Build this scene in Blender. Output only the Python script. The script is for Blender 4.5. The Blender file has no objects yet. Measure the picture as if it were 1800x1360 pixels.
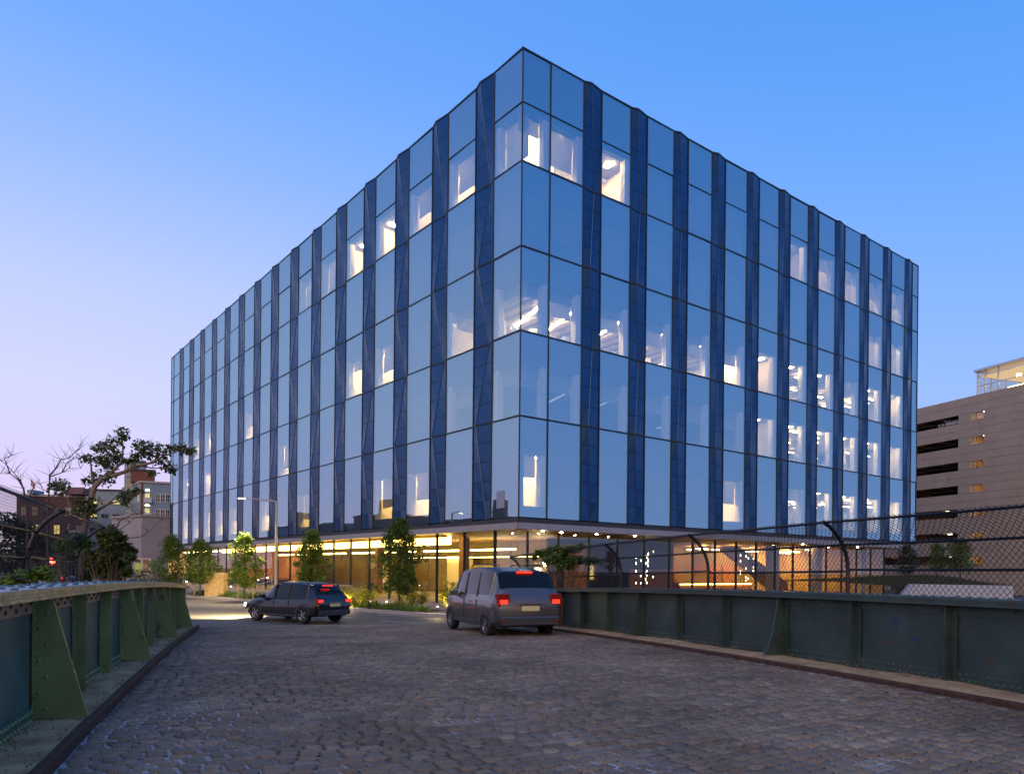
import bpy, bmesh, math, random
from mathutils import Vector, Matrix
R = math.radians
random.seed(7)
S = bpy.context.scene
COL = S.collection

# ------------------------------------------------------------------ camera
EYE = 1.65
F = 1311.0 / 1800.0
cd = bpy.data.cameras.new('camera')
cd.sensor_width = 36.0
cd.lens = 36.0 * F
cd.shift_y = (1000 - 680) / 1800.0
cd.clip_end = 3000
cd.clip_start = 0.05
cam = bpy.data.objects.new('camera', cd)
COL.objects.link(cam)
a = R(0.55)
cam.matrix_world = Matrix(((math.cos(a), -math.sin(a), 0, 0), (0, 0, -1, 0), (math.sin(a), math.cos(a), 0, EYE), (0, 0, 0, 1)))
S.camera = cam

# ------------------------------------------------------------------ sky
W = bpy.data.worlds.new('World')
S.world = W
W.use_nodes = True
nt = W.node_tree
N = nt.nodes
LK = nt.links
bg = N['Background']
def srgb(r, g, b):
    f = lambda c: ((c / 255) / 12.92) if c / 255 <= .04045 else (((c / 255) + .055) / 1.055) ** 2.4
    return (f(r), f(g), f(b), 1)
tc = N.new('ShaderNodeTexCoord')
sx = N.new('ShaderNodeSeparateXYZ')
LK.new(tc.outputs['Generated'], sx.inputs[0])
def ramp(stops):
    r = N.new('ShaderNodeValToRGB')
    r.color_ramp.interpolation = 'LINEAR'
    e = r.color_ramp.elements
    while len(e) < len(stops):
        e.new(0.5)
    for el, (p, c) in zip(e, stops):
        el.position = p
        el.color = srgb(*c)
    LK.new(sx.outputs['Z'], r.inputs[0])
    return r
def mrange(sock, a0, a1):
    m = N.new('ShaderNodeMapRange')
    m.interpolation_type = 'SMOOTHSTEP'
    m.inputs[1].default_value = a0
    m.inputs[2].default_value = a1
    LK.new(sock, m.inputs[0])
    return m.outputs[0]
def mixc(f, c1, c2, mode='MIX'):
    m = N.new('ShaderNodeMix')
    m.data_type = 'RGBA'
    m.blend_type = mode
    if isinstance(f, float):
        m.inputs[0].default_value = f
    else:
        LK.new(f, m.inputs[0])
    LK.new(c1, m.inputs[6])
    LK.new(c2, m.inputs[7])
    return m.outputs[2]
left = ramp([(0, (240, 208, 226)), (.05, (232, 208, 240)), (.11, (218, 208, 252)), (.2, (210, 214, 255)), (.32, (190, 205, 255)), (.44, (150, 186, 255)), (.54, (118, 170, 252)), (.64, (100, 160, 248)), (.8, (92, 146, 228)), (1, (96, 138, 210))])
right = ramp([(0, (186, 198, 246)), (.1, (164, 192, 252)), (.22, (146, 186, 255)), (.34, (124, 176, 255)), (.46, (98, 164, 250)), (.58, (80, 152, 241)), (.74, (78, 142, 226)), (1, (92, 136, 208))])
back = ramp([(0, (255, 206, 150)), (.12, (255, 210, 176)), (.3, (240, 204, 206)), (.55, (178, 174, 214)), (1, (100, 138, 208))])
fac = mrange(sx.outputs['X'], -.62, .66)
neg = N.new('ShaderNodeMath'); neg.operation = 'MULTIPLY'; neg.inputs[1].default_value = -1
LK.new(sx.outputs['Y'], neg.inputs[0])
front = mixc(fac, left.outputs[0], right.outputs[0])
dusk = mixc(mrange(neg.outputs[0], .28, .85), front, back.outputs[0])
sky = N.new('ShaderNodeTexSky')
sky.sky_type = 'NISHITA'
sky.sun_disc = False
sky.sun_elevation = R(1.0)
sky.sun_rotation = R(200)
sc_ = N.new('ShaderNodeVectorMath'); sc_.operation = 'SCALE'; sc_.inputs[3].default_value = .06
LK.new(sky.outputs[0], sc_.inputs[0])
tot = mixc(.06, dusk, sc_.outputs[0])
LK.new(tot, bg.inputs[0])
bg.inputs[1].default_value = 1.12

sd = bpy.data.lights.new('sun', 'SUN')
sd.energy = 1.35
sd.angle = R(60)
sd.color = (1.0, .70, .48)
sun = bpy.data.objects.new('sun', sd)
COL.objects.link(sun)
# afterglow low behind the camera and to its left
sdir = Vector((-.34, -.94, .5)).normalized()
sun.rotation_euler = sdir.to_track_quat('Z', 'Y').to_euler()
S.view_settings.view_transform = 'Standard'
S.view_settings.look = 'None'
S.view_settings.exposure = 0.0
S.view_settings.gamma = 1.0
S.render.engine = 'CYCLES'
S.cycles.use_denoising = True
S.cycles.max_bounces = 8
S.cycles.transparent_max_bounces = 12
S.cycles.glossy_bounces = 3
S.cycles.diffuse_bounces = 3
S.cycles.sample_clamp_indirect = 6
S.cycles.caustics_reflective = False
S.cycles.caustics_refractive = False

# ------------------------------------------------------------------ helpers
class MB:
    def __init__(s, fn=None):
        s.v = []; s.f = []; s.m = []; s.fn = fn
    def add(s, vs, fs, mi=0):
        o = len(s.v)
        s.v += [tuple(s.fn(*p)) if s.fn else tuple(p) for p in vs]
        for f in fs:
            s.f.append(tuple(o + i for i in f)); s.m.append(mi)
        return s
    def addm(s, vs, fm):
        o = len(s.v)
        s.v += [tuple(s.fn(*p)) if s.fn else tuple(p) for p in vs]
        for f, mi in fm:
            s.f.append(tuple(o + i for i in f)); s.m.append(mi)
        return s
    def box(s, x0, x1, y0, y1, z0, z1, mi=0):
        return s.add([(x0, y0, z0), (x1, y0, z0), (x1, y1, z0), (x0, y1, z0), (x0, y0, z1), (x1, y0, z1), (x1, y1, z1), (x0, y1, z1)],
                     [(0, 3, 2, 1), (4, 5, 6, 7), (0, 1, 5, 4), (1, 2, 6, 5), (2, 3, 7, 6), (3, 0, 4, 7)], mi)
    def bbox(s, x0, x1, y0, y1, z0, z1, b, mi=0):
        """box with a chamfer on its top edges"""
        return s.add([(x0, y0, z0), (x1, y0, z0), (x1, y1, z0), (x0, y1, z0),
                      (x0, y0, z1 - b), (x1, y0, z1 - b), (x1, y1, z1 - b), (x0, y1, z1 - b),
                      (x0 + b, y0 + b, z1), (x1 - b, y0 + b, z1), (x1 - b, y1 - b, z1), (x0 + b, y1 - b, z1)],
                     [(0, 3, 2, 1), (0, 1, 5, 4), (1, 2, 6, 5), (2, 3, 7, 6), (3, 0, 4, 7),
                      (4, 5, 9, 8), (5, 6, 10, 9), (6, 7, 11, 10), (7, 4, 8, 11), (8, 9, 10, 11)], mi)
    def prism(s, pts, axis, lo, hi, mi=0):
        """polygon pts (2D) extruded along an axis (0,1,2)"""
        n = len(pts)
        def p3(p, h):
            q = [0, 0, 0]; q[axis] = h
            r = [i for i in range(3) if i != axis]
            q[r[0]] = p[0]; q[r[1]] = p[1]
            return tuple(q)
        vs = [p3(p, lo) for p in pts] + [p3(p, hi) for p in pts]
        fs = [tuple(range(n))[::-1], tuple(range(n, 2 * n))] + [(i, (i + 1) % n, n + (i + 1) % n, n + i) for i in range(n)]
        return s.add(vs, fs, mi)
    def tube(s, pts, rad, seg=6, mi=0, cap=True):
        pts = [Vector(p) for p in pts]
        if s.fn:
            pts = [Vector(s.fn(*p)) for p in pts]
        n = len(pts)
        rr = rad if isinstance(rad, (list, tuple)) else [rad] * n
        vs = []; fs = []
        for i, p in enumerate(pts):
            d = (pts[min(i + 1, n - 1)] - pts[max(i - 1, 0)])
            d = d.normalized() if d.length > 1e-9 else Vector((0, 0, 1))
            u = d.cross(Vector((0, 0, 1)))
            if u.length < .05: u = d.cross(Vector((1, 0, 0)))
            u.normalize(); w = d.cross(u)
            for k in range(seg):
                an = 2 * math.pi * k / seg
                vs.append(tuple(p + (u * math.cos(an) + w * math.sin(an)) * rr[i]))
        for i in range(n - 1):
            for k in range(seg):
                k2 = (k + 1) % seg
                fs.append((i * seg + k, i * seg + k2, (i + 1) * seg + k2, (i + 1) * seg + k))
        if cap:
            fs.append(tuple(range(seg))[::-1]); fs.append(tuple(range((n - 1) * seg, n * seg)))
        o = len(s.v); s.v += vs
        for f in fs:
            s.f.append(tuple(o + i for i in f)); s.m.append(mi)
        return s
    def lathe(s, c, prof, seg=12, mi=0):
        n = len(prof); vs = []; fs = []
        for r, z in prof:
            for k in range(seg):
                an = 2 * math.pi * k / seg
                vs.append((c[0] + r * math.cos(an), c[1] + r * math.sin(an), c[2] + z))
        for i in range(n - 1):
            for k in range(seg):
                k2 = (k + 1) % seg
                fs.append((i * seg + k, i * seg + k2, (i + 1) * seg + k2, (i + 1) * seg + k))
        fs.append(tuple(range(seg))[::-1]); fs.append(tuple(range((n - 1) * seg, n * seg)))
        return s.add(vs, fs, mi)
    def dome(s, p, nrm, r, h, seg=6, mi=0):
        """rivet head on a surface; p and nrm given in final coordinates"""
        p = Vector(p); nrm = Vector(nrm).normalized()
        u = nrm.orthogonal().normalized(); w = nrm.cross(u)
        vs = []
        for rr, hh in ((1, 0), (.75, .65)):
            for k in range(seg):
                an = 2 * math.pi * k / seg
                vs.append(tuple(p + (u * math.cos(an) + w * math.sin(an)) * r * rr + nrm * h * hh))
        vs.append(tuple(p + nrm * h))
        o = len(s.v); s.v += vs
        for k in range(seg):
            k2 = (k + 1) % seg
            s.f.append((o + k, o + k2, o + seg + k2, o + seg + k)); s.m.append(mi)
            s.f.append((o + seg + k, o + seg + k2, o + 2 * seg)); s.m.append(mi)
        return s
    def mesh(s, name, mats, smooth=False, recalc=True):
        me = bpy.data.meshes.new(name)
        me.from_pydata(s.v, [], s.f)
        for m in (mats if isinstance(mats, (list, tuple)) else [mats]):
            me.materials.append(M[m] if isinstance(m, str) else m)
        me.polygons.foreach_set('material_index', s.m)
        if recalc:
            bm = bmesh.new(); bm.from_mesh(me)
            bmesh.ops.recalc_face_normals(bm, faces=bm.faces)
            bm.to_mesh(me); bm.free()
        if smooth:
            me.polygons.foreach_set('use_smooth', [True] * len(me.polygons))
        me.update()
        return me
    def build(s, name, mats, parent=None, smooth=False, recalc=True, kind=None, local=False, angle=None):
        me = s.mesh(name, mats, smooth, recalc)
        if angle:
            me.polygons.foreach_set('use_smooth', [True] * len(me.polygons))
            me.set_sharp_from_angle(angle=R(angle))
        return link(name, me, parent, kind, local)
def link(name, me, parent=None, kind=None, local=False):
    o = bpy.data.objects.new(name, me)
    COL.objects.link(o)
    if parent is not None:
        o.parent = parent
        if not local:      # mesh is in world coordinates: undo the parents' offsets
            off = Vector((0, 0, 0)); q = parent
            while q is not None:
                off += q.location; q = q.parent
            o.location = -off
    if kind: o['kind'] = kind
    return o
def tag(o, label, cat, group=None):
    o['label'] = label; o['category'] = cat
    if group: o['group'] = group
    return o
def thing(name, label, cat, loc=(0, 0, 0), group=None, rz=0):
    o = bpy.data.objects.new(name, None)
    o.empty_display_size = .2
    COL.objects.link(o)
    o.location = loc; o.rotation_euler = (0, 0, rz)
    return tag(o, label, cat, group)
def copy_tree(o, parent=None):
    c = o.copy(); COL.objects.link(c)
    if parent is not None: c.parent = parent
    for ch in list(o.children): copy_tree(ch, c)
    return c
def px(x, Y):
    """world x of a picture column at depth Y"""
    return (x - 900) / 1311 * Y
def pz(y, Y, x=900):
    """world z of a picture row at depth Y"""
    return EYE + (1000 + .0096 * (x - 900) - y) / 1311 * Y

# ------------------------------------------------------------------ materials
M = {}
def mat(name, base, rough=.7, metal=0., var=0., scale=3., bump=0., bscale=30., spec=.5, tint=None, coat=0., island=0., emit=None, es=0., stain=None, streak=None):
    m = bpy.data.materials.new(name); m.use_nodes = True
    t = m.node_tree; n = t.nodes; l = t.links
    p = n['Principled BSDF']
    p.inputs['Roughness'].default_value = rough
    p.inputs['Metallic'].default_value = metal
    p.inputs['Specular IOR Level'].default_value = spec
    p.inputs['Coat Weight'].default_value = coat
    p.inputs['Base Color'].default_value = (*base, 1)
    cur = None
    co = n.new('ShaderNodeTexCoord')
    if var:
        nz = n.new('ShaderNodeTexNoise'); nz.inputs['Scale'].default_value = scale; nz.inputs['Detail'].default_value = 6
        nz.inputs['Roughness'].default_value = .65
        l.new(co.outputs['Object'], nz.inputs['Vector'])
        mr = n.new('ShaderNodeMapRange'); mr.inputs[1].default_value = .3; mr.inputs[2].default_value = .7
        l.new(nz.outputs[0], mr.inputs[0])
        mx = n.new('ShaderNodeMix'); mx.data_type = 'RGBA'
        lo = tuple(c * (1 - var) for c in base); hi = tuple(min(1, c * (1 + var)) for c in (tint or base))
        mx.inputs[6].default_value = (*lo, 1); mx.inputs[7].default_value = (*hi, 1)
        l.new(mr.outputs[0], mx.inputs[0]); cur = mx.outputs[2]
    if stain:
        col, amount, ssc = stain
        nz = n.new('ShaderNodeTexNoise'); nz.inputs['Scale'].default_value = ssc; nz.inputs['Detail'].default_value = 8
        l.new(co.outputs['Object'], nz.inputs['Vector'])
        mr = n.new('ShaderNodeMapRange'); mr.inputs[1].default_value = .68 - amount * .3; mr.inputs[2].default_value = .74 - amount * .2
        l.new(nz.outputs[0], mr.inputs[0])
        mx = n.new('ShaderNodeMix'); mx.data_type = 'RGBA'
        l.new(mr.outputs[0], mx.inputs[0])
        if cur: l.new(cur, mx.inputs[6])
        else: mx.inputs[6].default_value = (*base, 1)
        mx.inputs[7].default_value = (*col, 1); cur = mx.outputs[2]
    if streak:
        col, lo_, hi_ = streak
        mp = n.new('ShaderNodeMapping'); mp.inputs['Scale'].default_value = (9, 9, .7)
        l.new(co.outputs['Object'], mp.inputs[0])
        nz = n.new('ShaderNodeTexNoise'); nz.inputs['Scale'].default_value = 1; nz.inputs['Detail'].default_value = 7; nz.inputs['Roughness'].default_value = .7
        l.new(mp.outputs[0], nz.inputs['Vector'])
        mr = n.new('ShaderNodeMapRange'); mr.inputs[1].default_value = lo_; mr.inputs[2].default_value = hi_; mr.inputs[4].default_value = .75
        l.new(nz.outputs[0], mr.inputs[0])
        mx = n.new('ShaderNodeMix'); mx.data_type = 'RGBA'
        l.new(mr.outputs[0], mx.inputs[0])
        if cur: l.new(cur, mx.inputs[6])
        else: mx.inputs[6].default_value = (*base, 1)
        mx.inputs[7].default_value = (*col, 1); cur = mx.outputs[2]
    if island:
        g = n.new('ShaderNodeNewGeometry')
        hs = n.new('ShaderNodeMix'); hs.data_type = 'RGBA'; hs.blend_type = 'MULTIPLY'; hs.inputs[0].default_value = 1
        mr = n.new('ShaderNodeMapRange'); mr.inputs[3].default_value = 1 - island; mr.inputs[4].default_value = 1 + island
        l.new(g.outputs['Random Per Island'], mr.inputs[0])
        if cur: l.new(cur, hs.inputs[6])
        else: hs.inputs[6].default_value = (*base, 1)
        l.new(mr.outputs[0], hs.inputs[7]); cur = hs.outputs[2]
    if cur: l.new(cur, p.inputs['Base Color'])
    if bump:
        nz = n.new('ShaderNodeTexNoise'); nz.inputs['Scale'].default_value = bscale; nz.inputs['Detail'].default_value = 5
        l.new(co.outputs['Object'], nz.inputs['Vector'])
        b = n.new('ShaderNodeBump'); b.inputs['Strength'].default_value = bump; b.inputs['Distance'].default_value = .02
        l.new(nz.outputs[0], b.inputs['Height']); l.new(b.outputs[0], p.inputs['Normal'])
    if emit:
        p.inputs['Emission Color'].default_value = (*emit, 1); p.inputs['Emission Strength'].default_value = es
    M[name] = m
    return m
def glass(name, base_refl, tcol, gcol, rough=0.0, wav=0.0, milk=0.0):
    m = bpy.data.materials.new(name); m.use_nodes = True
    t = m.node_tree; n = t.nodes; l = t.links
    n.remove(n['Principled BSDF'])
    tr = n.new('ShaderNodeBsdfTransparent'); tr.inputs[0].default_value = (*tcol, 1)
    gl = n.new('ShaderNodeBsdfGlossy'); gl.inputs['Color'].default_value = (*gcol, 1); gl.inputs['Roughness'].default_value = rough
    # Schlick reflectance from |N.I|, the same from either side of the thin pane
    ge = n.new('ShaderNodeNewGeometry')
    dt = n.new('ShaderNodeVectorMath'); dt.operation = 'DOT_PRODUCT'
    l.new(ge.outputs['Incoming'], dt.inputs[0]); l.new(ge.outputs['Normal'], dt.inputs[1])
    ab = n.new('ShaderNodeMath'); ab.operation = 'ABSOLUTE'; l.new(dt.outputs['Value'], ab.inputs[0])
    iv = n.new('ShaderNodeMath'); iv.operation = 'SUBTRACT'; iv.inputs[0].default_value = 1; l.new(ab.outputs[0], iv.inputs[1])
    pw = n.new('ShaderNodeMath'); pw.operation = 'POWER'; pw.inputs[1].default_value = 5; l.new(iv.outputs[0], pw.inputs[0])
    ma = n.new('ShaderNodeMath'); ma.operation = 'MULTIPLY_ADD'; ma.use_clamp = True
    ma.inputs[1].default_value = 1 - base_refl; ma.inputs[2].default_value = base_refl
    l.new(pw.outputs[0], ma.inputs[0])
    mx = n.new('ShaderNodeMixShader')
    l.new(ma.outputs[0], mx.inputs[0]); l.new(tr.outputs[0], mx.inputs[1]); l.new(gl.outputs[0], mx.inputs[2])
    if wav:
        co = n.new('ShaderNodeTexCoord'); nz = n.new('ShaderNodeTexNoise'); nz.inputs['Scale'].default_value = .7; nz.inputs['Detail'].default_value = 1
        l.new(co.outputs['Object'], nz.inputs['Vector'])
        b = n.new('ShaderNodeBump'); b.inputs['Strength'].default_value = wav; b.inputs['Distance'].default_value = .05
        l.new(nz.outputs[0], b.inputs['Height']); l.new(b.outputs[0], gl.inputs['Normal'])
    out = mx.outputs[0]
    if milk:      # milky look of the glass: a little diffuse blue-grey mixed in
        df = n.new('ShaderNodeBsdfDiffuse'); df.inputs[0].default_value = (.42, .50, .60, 1)
        m3 = n.new('ShaderNodeMixShader'); m3.inputs[0].default_value = milk
        l.new(out, m3.inputs[1]); l.new(df.outputs[0], m3.inputs[2]); out = m3.outputs[0]
    l.new(out, n['Material Output'].inputs[0])
    M[name] = m
def emitter(name, col, st):
    m = bpy.data.materials.new(name); m.use_nodes = True
    n = m.node_tree.nodes; n.remove(n['Principled BSDF'])
    e = n.new('ShaderNodeEmission'); e.inputs[0].default_value = (*col, 1); e.inputs[1].default_value = st
    m.node_tree.links.new(e.outputs[0], n['Material Output'].inputs[0])
    M[name] = m
def leafmat(name, c1, c2, trans=.35):
    m = bpy.data.materials.new(name); m.use_nodes = True
    t = m.node_tree; n = t.nodes; l = t.links
    p = n['Principled BSDF']; p.inputs['Roughness'].default_value = .55
    g = n.new('ShaderNodeNewGeometry')
    mx = n.new('ShaderNodeMix'); mx.data_type = 'RGBA'
    mx.inputs[6].default_value = (*c1, 1); mx.inputs[7].default_value = (*c2, 1)
    l.new(g.outputs['Random Per Island'], mx.inputs[0])
    l.new(mx.outputs[2], p.inputs['Base Color'])
    tl = n.new('ShaderNodeBsdfTranslucent'); l.new(mx.outputs[2], tl.inputs[0])
    ms = n.new('ShaderNodeMixShader'); ms.inputs[0].default_value = trans
    l.new(p.outputs[0], ms.inputs[1]); l.new(tl.outputs[0], ms.inputs[2])
    l.new(ms.outputs[0], n['Material Output'].inputs[0])
    M[name] = m
def shade_mat(name, col, trans):
    m = bpy.data.materials.new(name); m.use_nodes = True
    n = m.node_tree.nodes; l = m.node_tree.links
    p = n['Principled BSDF']; p.inputs['Base Color'].default_value = (*col, 1); p.inputs['Roughness'].default_value = .9
    tl = n.new('ShaderNodeBsdfTranslucent'); tl.inputs[0].default_value = (*col, 1)
    ms = n.new('ShaderNodeMixShader'); ms.inputs[0].default_value = trans
    l.new(p.outputs[0], ms.inputs[1]); l.new(tl.outputs[0], ms.inputs[2]); l.new(ms.outputs[0], n['Material Output'].inputs[0])
    M[name] = m

glass('facade_glass', .44, (.90, .90, .88), (.56, .84, .97), 0.012, .06, .045)
glass('lobby_glass', .12, (.80, .80, .78), (.8, .88, .95))
glass('clear', -.9, (.97, .98, .98), (.9, .9, .9))
glass('dark_glass', .25, (.25, .3, .34), (.8, .88, .95))
mat('fin_metal', (.006, .054, .145), .30, .6, .10, .8, spec=.5)
mat('fin_highlight_tone', (.05, .10, .20), .35, .7)  # lighter tone that paints the highlight on the fin creases
mat('mullion', (.012, .016, .024), .45, .2)
mat('spandrel', (.022, .055, .12), .6)
mat('blind_unlit', (.075, .10, .16), .8)  # roller shade with the dark of an unlit room put into its colour
mat('jamb', (.62, .60, .58), .8)
mat('fascia_metal', (.27, .265, .285), .42, .3, .06, 1.5)
mat('recess', (.03, .032, .04), .6)
mat('soffit_wood', (.30, .16, .06), .5, 0, .25, 4)
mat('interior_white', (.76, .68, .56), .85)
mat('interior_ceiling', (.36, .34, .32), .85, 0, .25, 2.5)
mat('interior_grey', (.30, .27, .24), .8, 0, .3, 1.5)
mat('interior_floor', (.28, .26, .25), .7)
mat('interior_blue', (.2, .25, .36), .7)
shade_mat('roller_shade', (.50, .48, .48), .55)
emitter('warm_lamp', (1.0, .69, .27), 290)
emitter('lit_wall_glow', (1.0, .76, .30), 6)  # brightness of a lit wall, given as its own glow
emitter('office_lamp', (1.0, .69, .31), 260)
emitter('pendant_glow', (1.0, .70, .28), 32)
emitter('cove_light', (1.0, .66, .13), 20.0)
emitter('led_line', (1.0, .70, .20), 30)
emitter('bead_light', (1.0, .78, .45), 22)
emitter('cafe_lamp', (1.0, .62, .15), 80)
emitter('pavilion_ceiling_glow', (1.0, .62, .18), 1.3)  # lamplight on the pavilion ceiling, given as its own glow
emitter('garage_lamp', (1.0, .68, .26), 60)
emitter('balcony_glow', (1.0, .72, .35), 40)
emitter('yellow_window', (1.0, .78, .25), 1.0)
emitter('red_lamp', (1.0, .02, .01), 4.5)
emitter('red_signal', (1.0, .04, .02), 30)
emitter('head_lamp', (1.0, .92, .7), 30)
emitter('street_led', (1.0, .82, .5), 14)
emitter('screen', (.15, .5, 1.0), 2.5)
mat('wood_orange', (.46, .17, .03), .5, 0, .3, 5, tint=(.52, .22, .05))
mat('lobby_panel', (.13, .088, .036), .5, 0, .3, 2)
mat('wood_dark', (.16, .07, .035), .55, 0, .3, 5)
mat('wood_tan', (.36, .25, .11), .6, 0, .25, 6)
mat('concrete_column', (.42, .37, .33), .8, 0, .12, 3)
mat('girder_green', (.13, .215, .088), .42, 0, .25, 2.2, bump=.05, bscale=60, stain=((.05, .06, .03), .16, 3.5), streak=((.07, .055, .03), .56, .72))
mat('girder_teal', (.050, .090, .068), .62, 0, .3, 1.3, tint=(.055, .11, .085), bump=.05, bscale=60, stain=((.10, .12, .06), .2, 1.6), streak=((.10, .06, .035), .58, .74))
mat('girder_worn', (.26, .17, .10), .6, 0, .3, 4, tint=(.30, .22, .14), bump=.1, bscale=40)
mat('cap_top', (.38, .38, .40), .7, 0, .2, 5, bump=.1)
mat('cap_edge', (.58, .33, .11), .6, 0, .35, 7, tint=(.62, .40, .17), bump=.15, bscale=50)
mat('girder_dark', (.020, .044, .048), .42, 0, .3, 1.3, tint=(.032, .060, .055), bump=.05, bscale=60, stain=((.05, .04, .03), .16, 3), streak=((.06, .045, .035), .56, .74))
mat('rivet_teal', (.05, .10, .10), .45)
mat('rust', (.030, .014, .010), .85, 0, .4, 9, tint=(.060, .025, .015), bump=.5, bscale=40)
mat('ledge_concrete', (.34, .22, .11), .9, 0, .3, 2.5, tint=(.40, .29, .16), bump=.35, bscale=50, stain=((.22, .09, .03), .14, 1.7))
mat('asphalt', (.085, .078, .070), .72, 0, .22, .7, bump=.2, bscale=60)
mat('ground', (.05, .052, .045), .95, 0, .3, .2)
mat('pavement', (.24, .22, .20), .85, 0, .15, 1.5, bump=.1)
mat('kerb_stone', (.33, .31, .29), .85, 0, .15, 3, bump=.15)
mat('road_paint', (.6, .58, .52), .8, 0, .25, 8)
mat('mortar', (.10, .09, .08), .95, 0, .4, 6, bump=.5, bscale=80, spec=.1, stain=((.40, .39, .41), .72, .45))
mat('gravel', (.16, .13, .10), .9, 0, .4, 20, island=.5)
mat('soil', (.035, .028, .02), .95, 0, .3, 3)
mat('fence_black', (.016, .019, .028), .4, .4)
mat('pole_metal', (.36, .36, .37), .4, .6)
mat('bark', (.09, .065, .05), .9, 0, .35, 12, bump=.5, bscale=30)
mat('bark_pale', (.19, .15, .13), .85, 0, .3, 12, bump=.4, bscale=30)
leafmat('leaf_green', (.06, .12, .02), (.17, .25, .045), .45)
leafmat('leaf_bright', (.11, .20, .025), (.26, .36, .055), .45)
leafmat('leaf_yellow', (.34, .35, .025), (.56, .53, .05), .45)
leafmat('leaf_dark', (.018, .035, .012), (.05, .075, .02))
leafmat('leaf_tree', (.045, .075, .02), (.13, .15, .035))
leafmat('grass_blade', (.015, .025, .008), (.05, .065, .018))
mat('garage_concrete', (.34, .285, .235), .85, 0, .10, .6, bump=.1, bscale=20, stain=((.28, .22, .19), .10, .5), streak=((.22, .18, .15), .55, .8))
mat('garage_inner', (.30, .19, .07), .85)
mat('grey_render', (.29, .28, .30), .85, 0, .08, .5)
mat('blue_render', (.20, .27, .33), .8, 0, .08, .6)
mat('brick_red', (.16, .06, .05), .9, 0, .2, 3)
mat('brick_brown', (.075, .048, .048), .9, 0, .25, 2)
mat('brick_dark', (.07, .065, .075), .9, 0, .2, 2)
mat('roof_dark', (.06, .055, .06), .9)
mat('trim_stone', (.36, .33, .32), .85)
mat('window_frame', (.5, .52, .54), .6)
mat('window_dark', (.02, .03, .05), .08, 0, spec=.8)
mat('white_paint', (.65, .65, .66), .7)
mat('sign_green', (.25, .42, .08), .6, 0, .2, 6)
mat('sign_brown', (.16, .10, .06), .6)
mat('sign_cream', (.55, .5, .36), .6)
mat('car_dark', (.012, .013, .016), .25, .3, coat=.6)
mat('car_grey', (.10, .105, .12), .3, .6, coat=.6)
mat('car_glass', (.004, .005, .006), .03, 0, spec=.35)
mat('lamp_red_plastic', (.22, .008, .008), .2, 0, coat=.5)
mat('tyre', (.012, .012, .012), .85)
mat('rim', (.35, .35, .36), .35, .8)
mat('chrome', (.5, .5, .5), .2, 1)
mat('plate', (.6, .55, .3), .5)
mat('flag_blue', (.03, .04, .16), .8)
mat('flag_red', (.35, .04, .06), .8)
mat('flag_white', (.6, .58, .6), .8)
mat('planter_concrete', (.34, .38, .46), .8, 0, .08, 1.2, bump=.05)
mat('steel_white', (.52, .52, .53), .4, .5)
mat('graffiti', (.02, .03, .14), .6)

# cobblestone material: tint from the mesh attribute "tint"
def cobble_mat():
    m = mat('cobble', (.2, .19, .19), .75, 0, 0, 3, bump=.6, bscale=60, spec=.18)
    t = m.node_tree; n = t.nodes; l = t.links; p = n['Principled BSDF']
    at = n.new('ShaderNodeAttribute'); at.attribute_name = 'tint'
    co = n.new('ShaderNodeTexCoord'); nz = n.new('ShaderNodeTexNoise'); nz.inputs['Scale'].default_value = 38; nz.inputs['Detail'].default_value = 8
    l.new(co.outputs['Object'], nz.inputs['Vector'])
    mr = n.new('ShaderNodeMapRange'); mr.inputs[1].default_value = .25; mr.inputs[2].default_value = .75; mr.inputs[3].default_value = .5; mr.inputs[4].default_value = 1.45
    l.new(nz.outputs[0], mr.inputs[0])
    mx = n.new('ShaderNodeMix'); mx.data_type = 'RGBA'; mx.blend_type = 'MULTIPLY'; mx.inputs[0].default_value = 1
    l.new(at.outputs['Color'], mx.inputs[6]); l.new(mr.outputs[0], mx.inputs[7])
    ge = n.new('ShaderNodeNewGeometry'); n2 = n.new('ShaderNodeTexNoise'); n2.inputs['Scale'].default_value = .42; n2.inputs['Detail'].default_value = 5
    l.new(ge.outputs['Position'], n2.inputs['Vector'])
    m2 = n.new('ShaderNodeMapRange'); m2.inputs[1].default_value = .32; m2.inputs[2].default_value = .68; m2.inputs[3].default_value = .68; m2.inputs[4].default_value = 1.22
    l.new(n2.outputs[0], m2.inputs[0])
    x2 = n.new('ShaderNodeMix'); x2.data_type = 'RGBA'; x2.blend_type = 'MULTIPLY'; x2.inputs[0].default_value = 1
    l.new(mx.outputs[2], x2.inputs[6]); l.new(m2.outputs[0], x2.inputs[7])
    l.new(x2.outputs[2], p.inputs['Base Color'])
cobble_mat()

# ------------------------------------------------------------------ ground and roads
BU = Vector((-.337, .941)); BN = Vector((.941, .337))      # along the bridge, across it to the right
def drop(s):
    if s < 6: return 0.
    if s < 28: return -.00098 * (s - 6) ** 2 + 0
    return -.474 - min((s - 28) * .004, .03)
def B(n, s, z):
    p = BU * s + BN * n
    return (p.x, p.y, z + drop(s))
def kind(o, k):
    o['kind'] = k
    return o
kind(MB().add([(-900, -700, -.75), (900, -700, -.75), (900, 1500, -.75), (-900, 1500, -.75)], [(0, 1, 2, 3)]).build('ground', 'ground'), 'structure')
# asphalt of the junction beyond the bridge
g = MB()
pts = []
for i in range(13):
    pass
g.add([(-120, -40, -.52), (60, -40, -.52), (60, 62, -.52), (-120, 130, -.52)], [(0, 1, 2, 3)])
kind(g.build('junction_road', 'asphalt'), 'structure')

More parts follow.
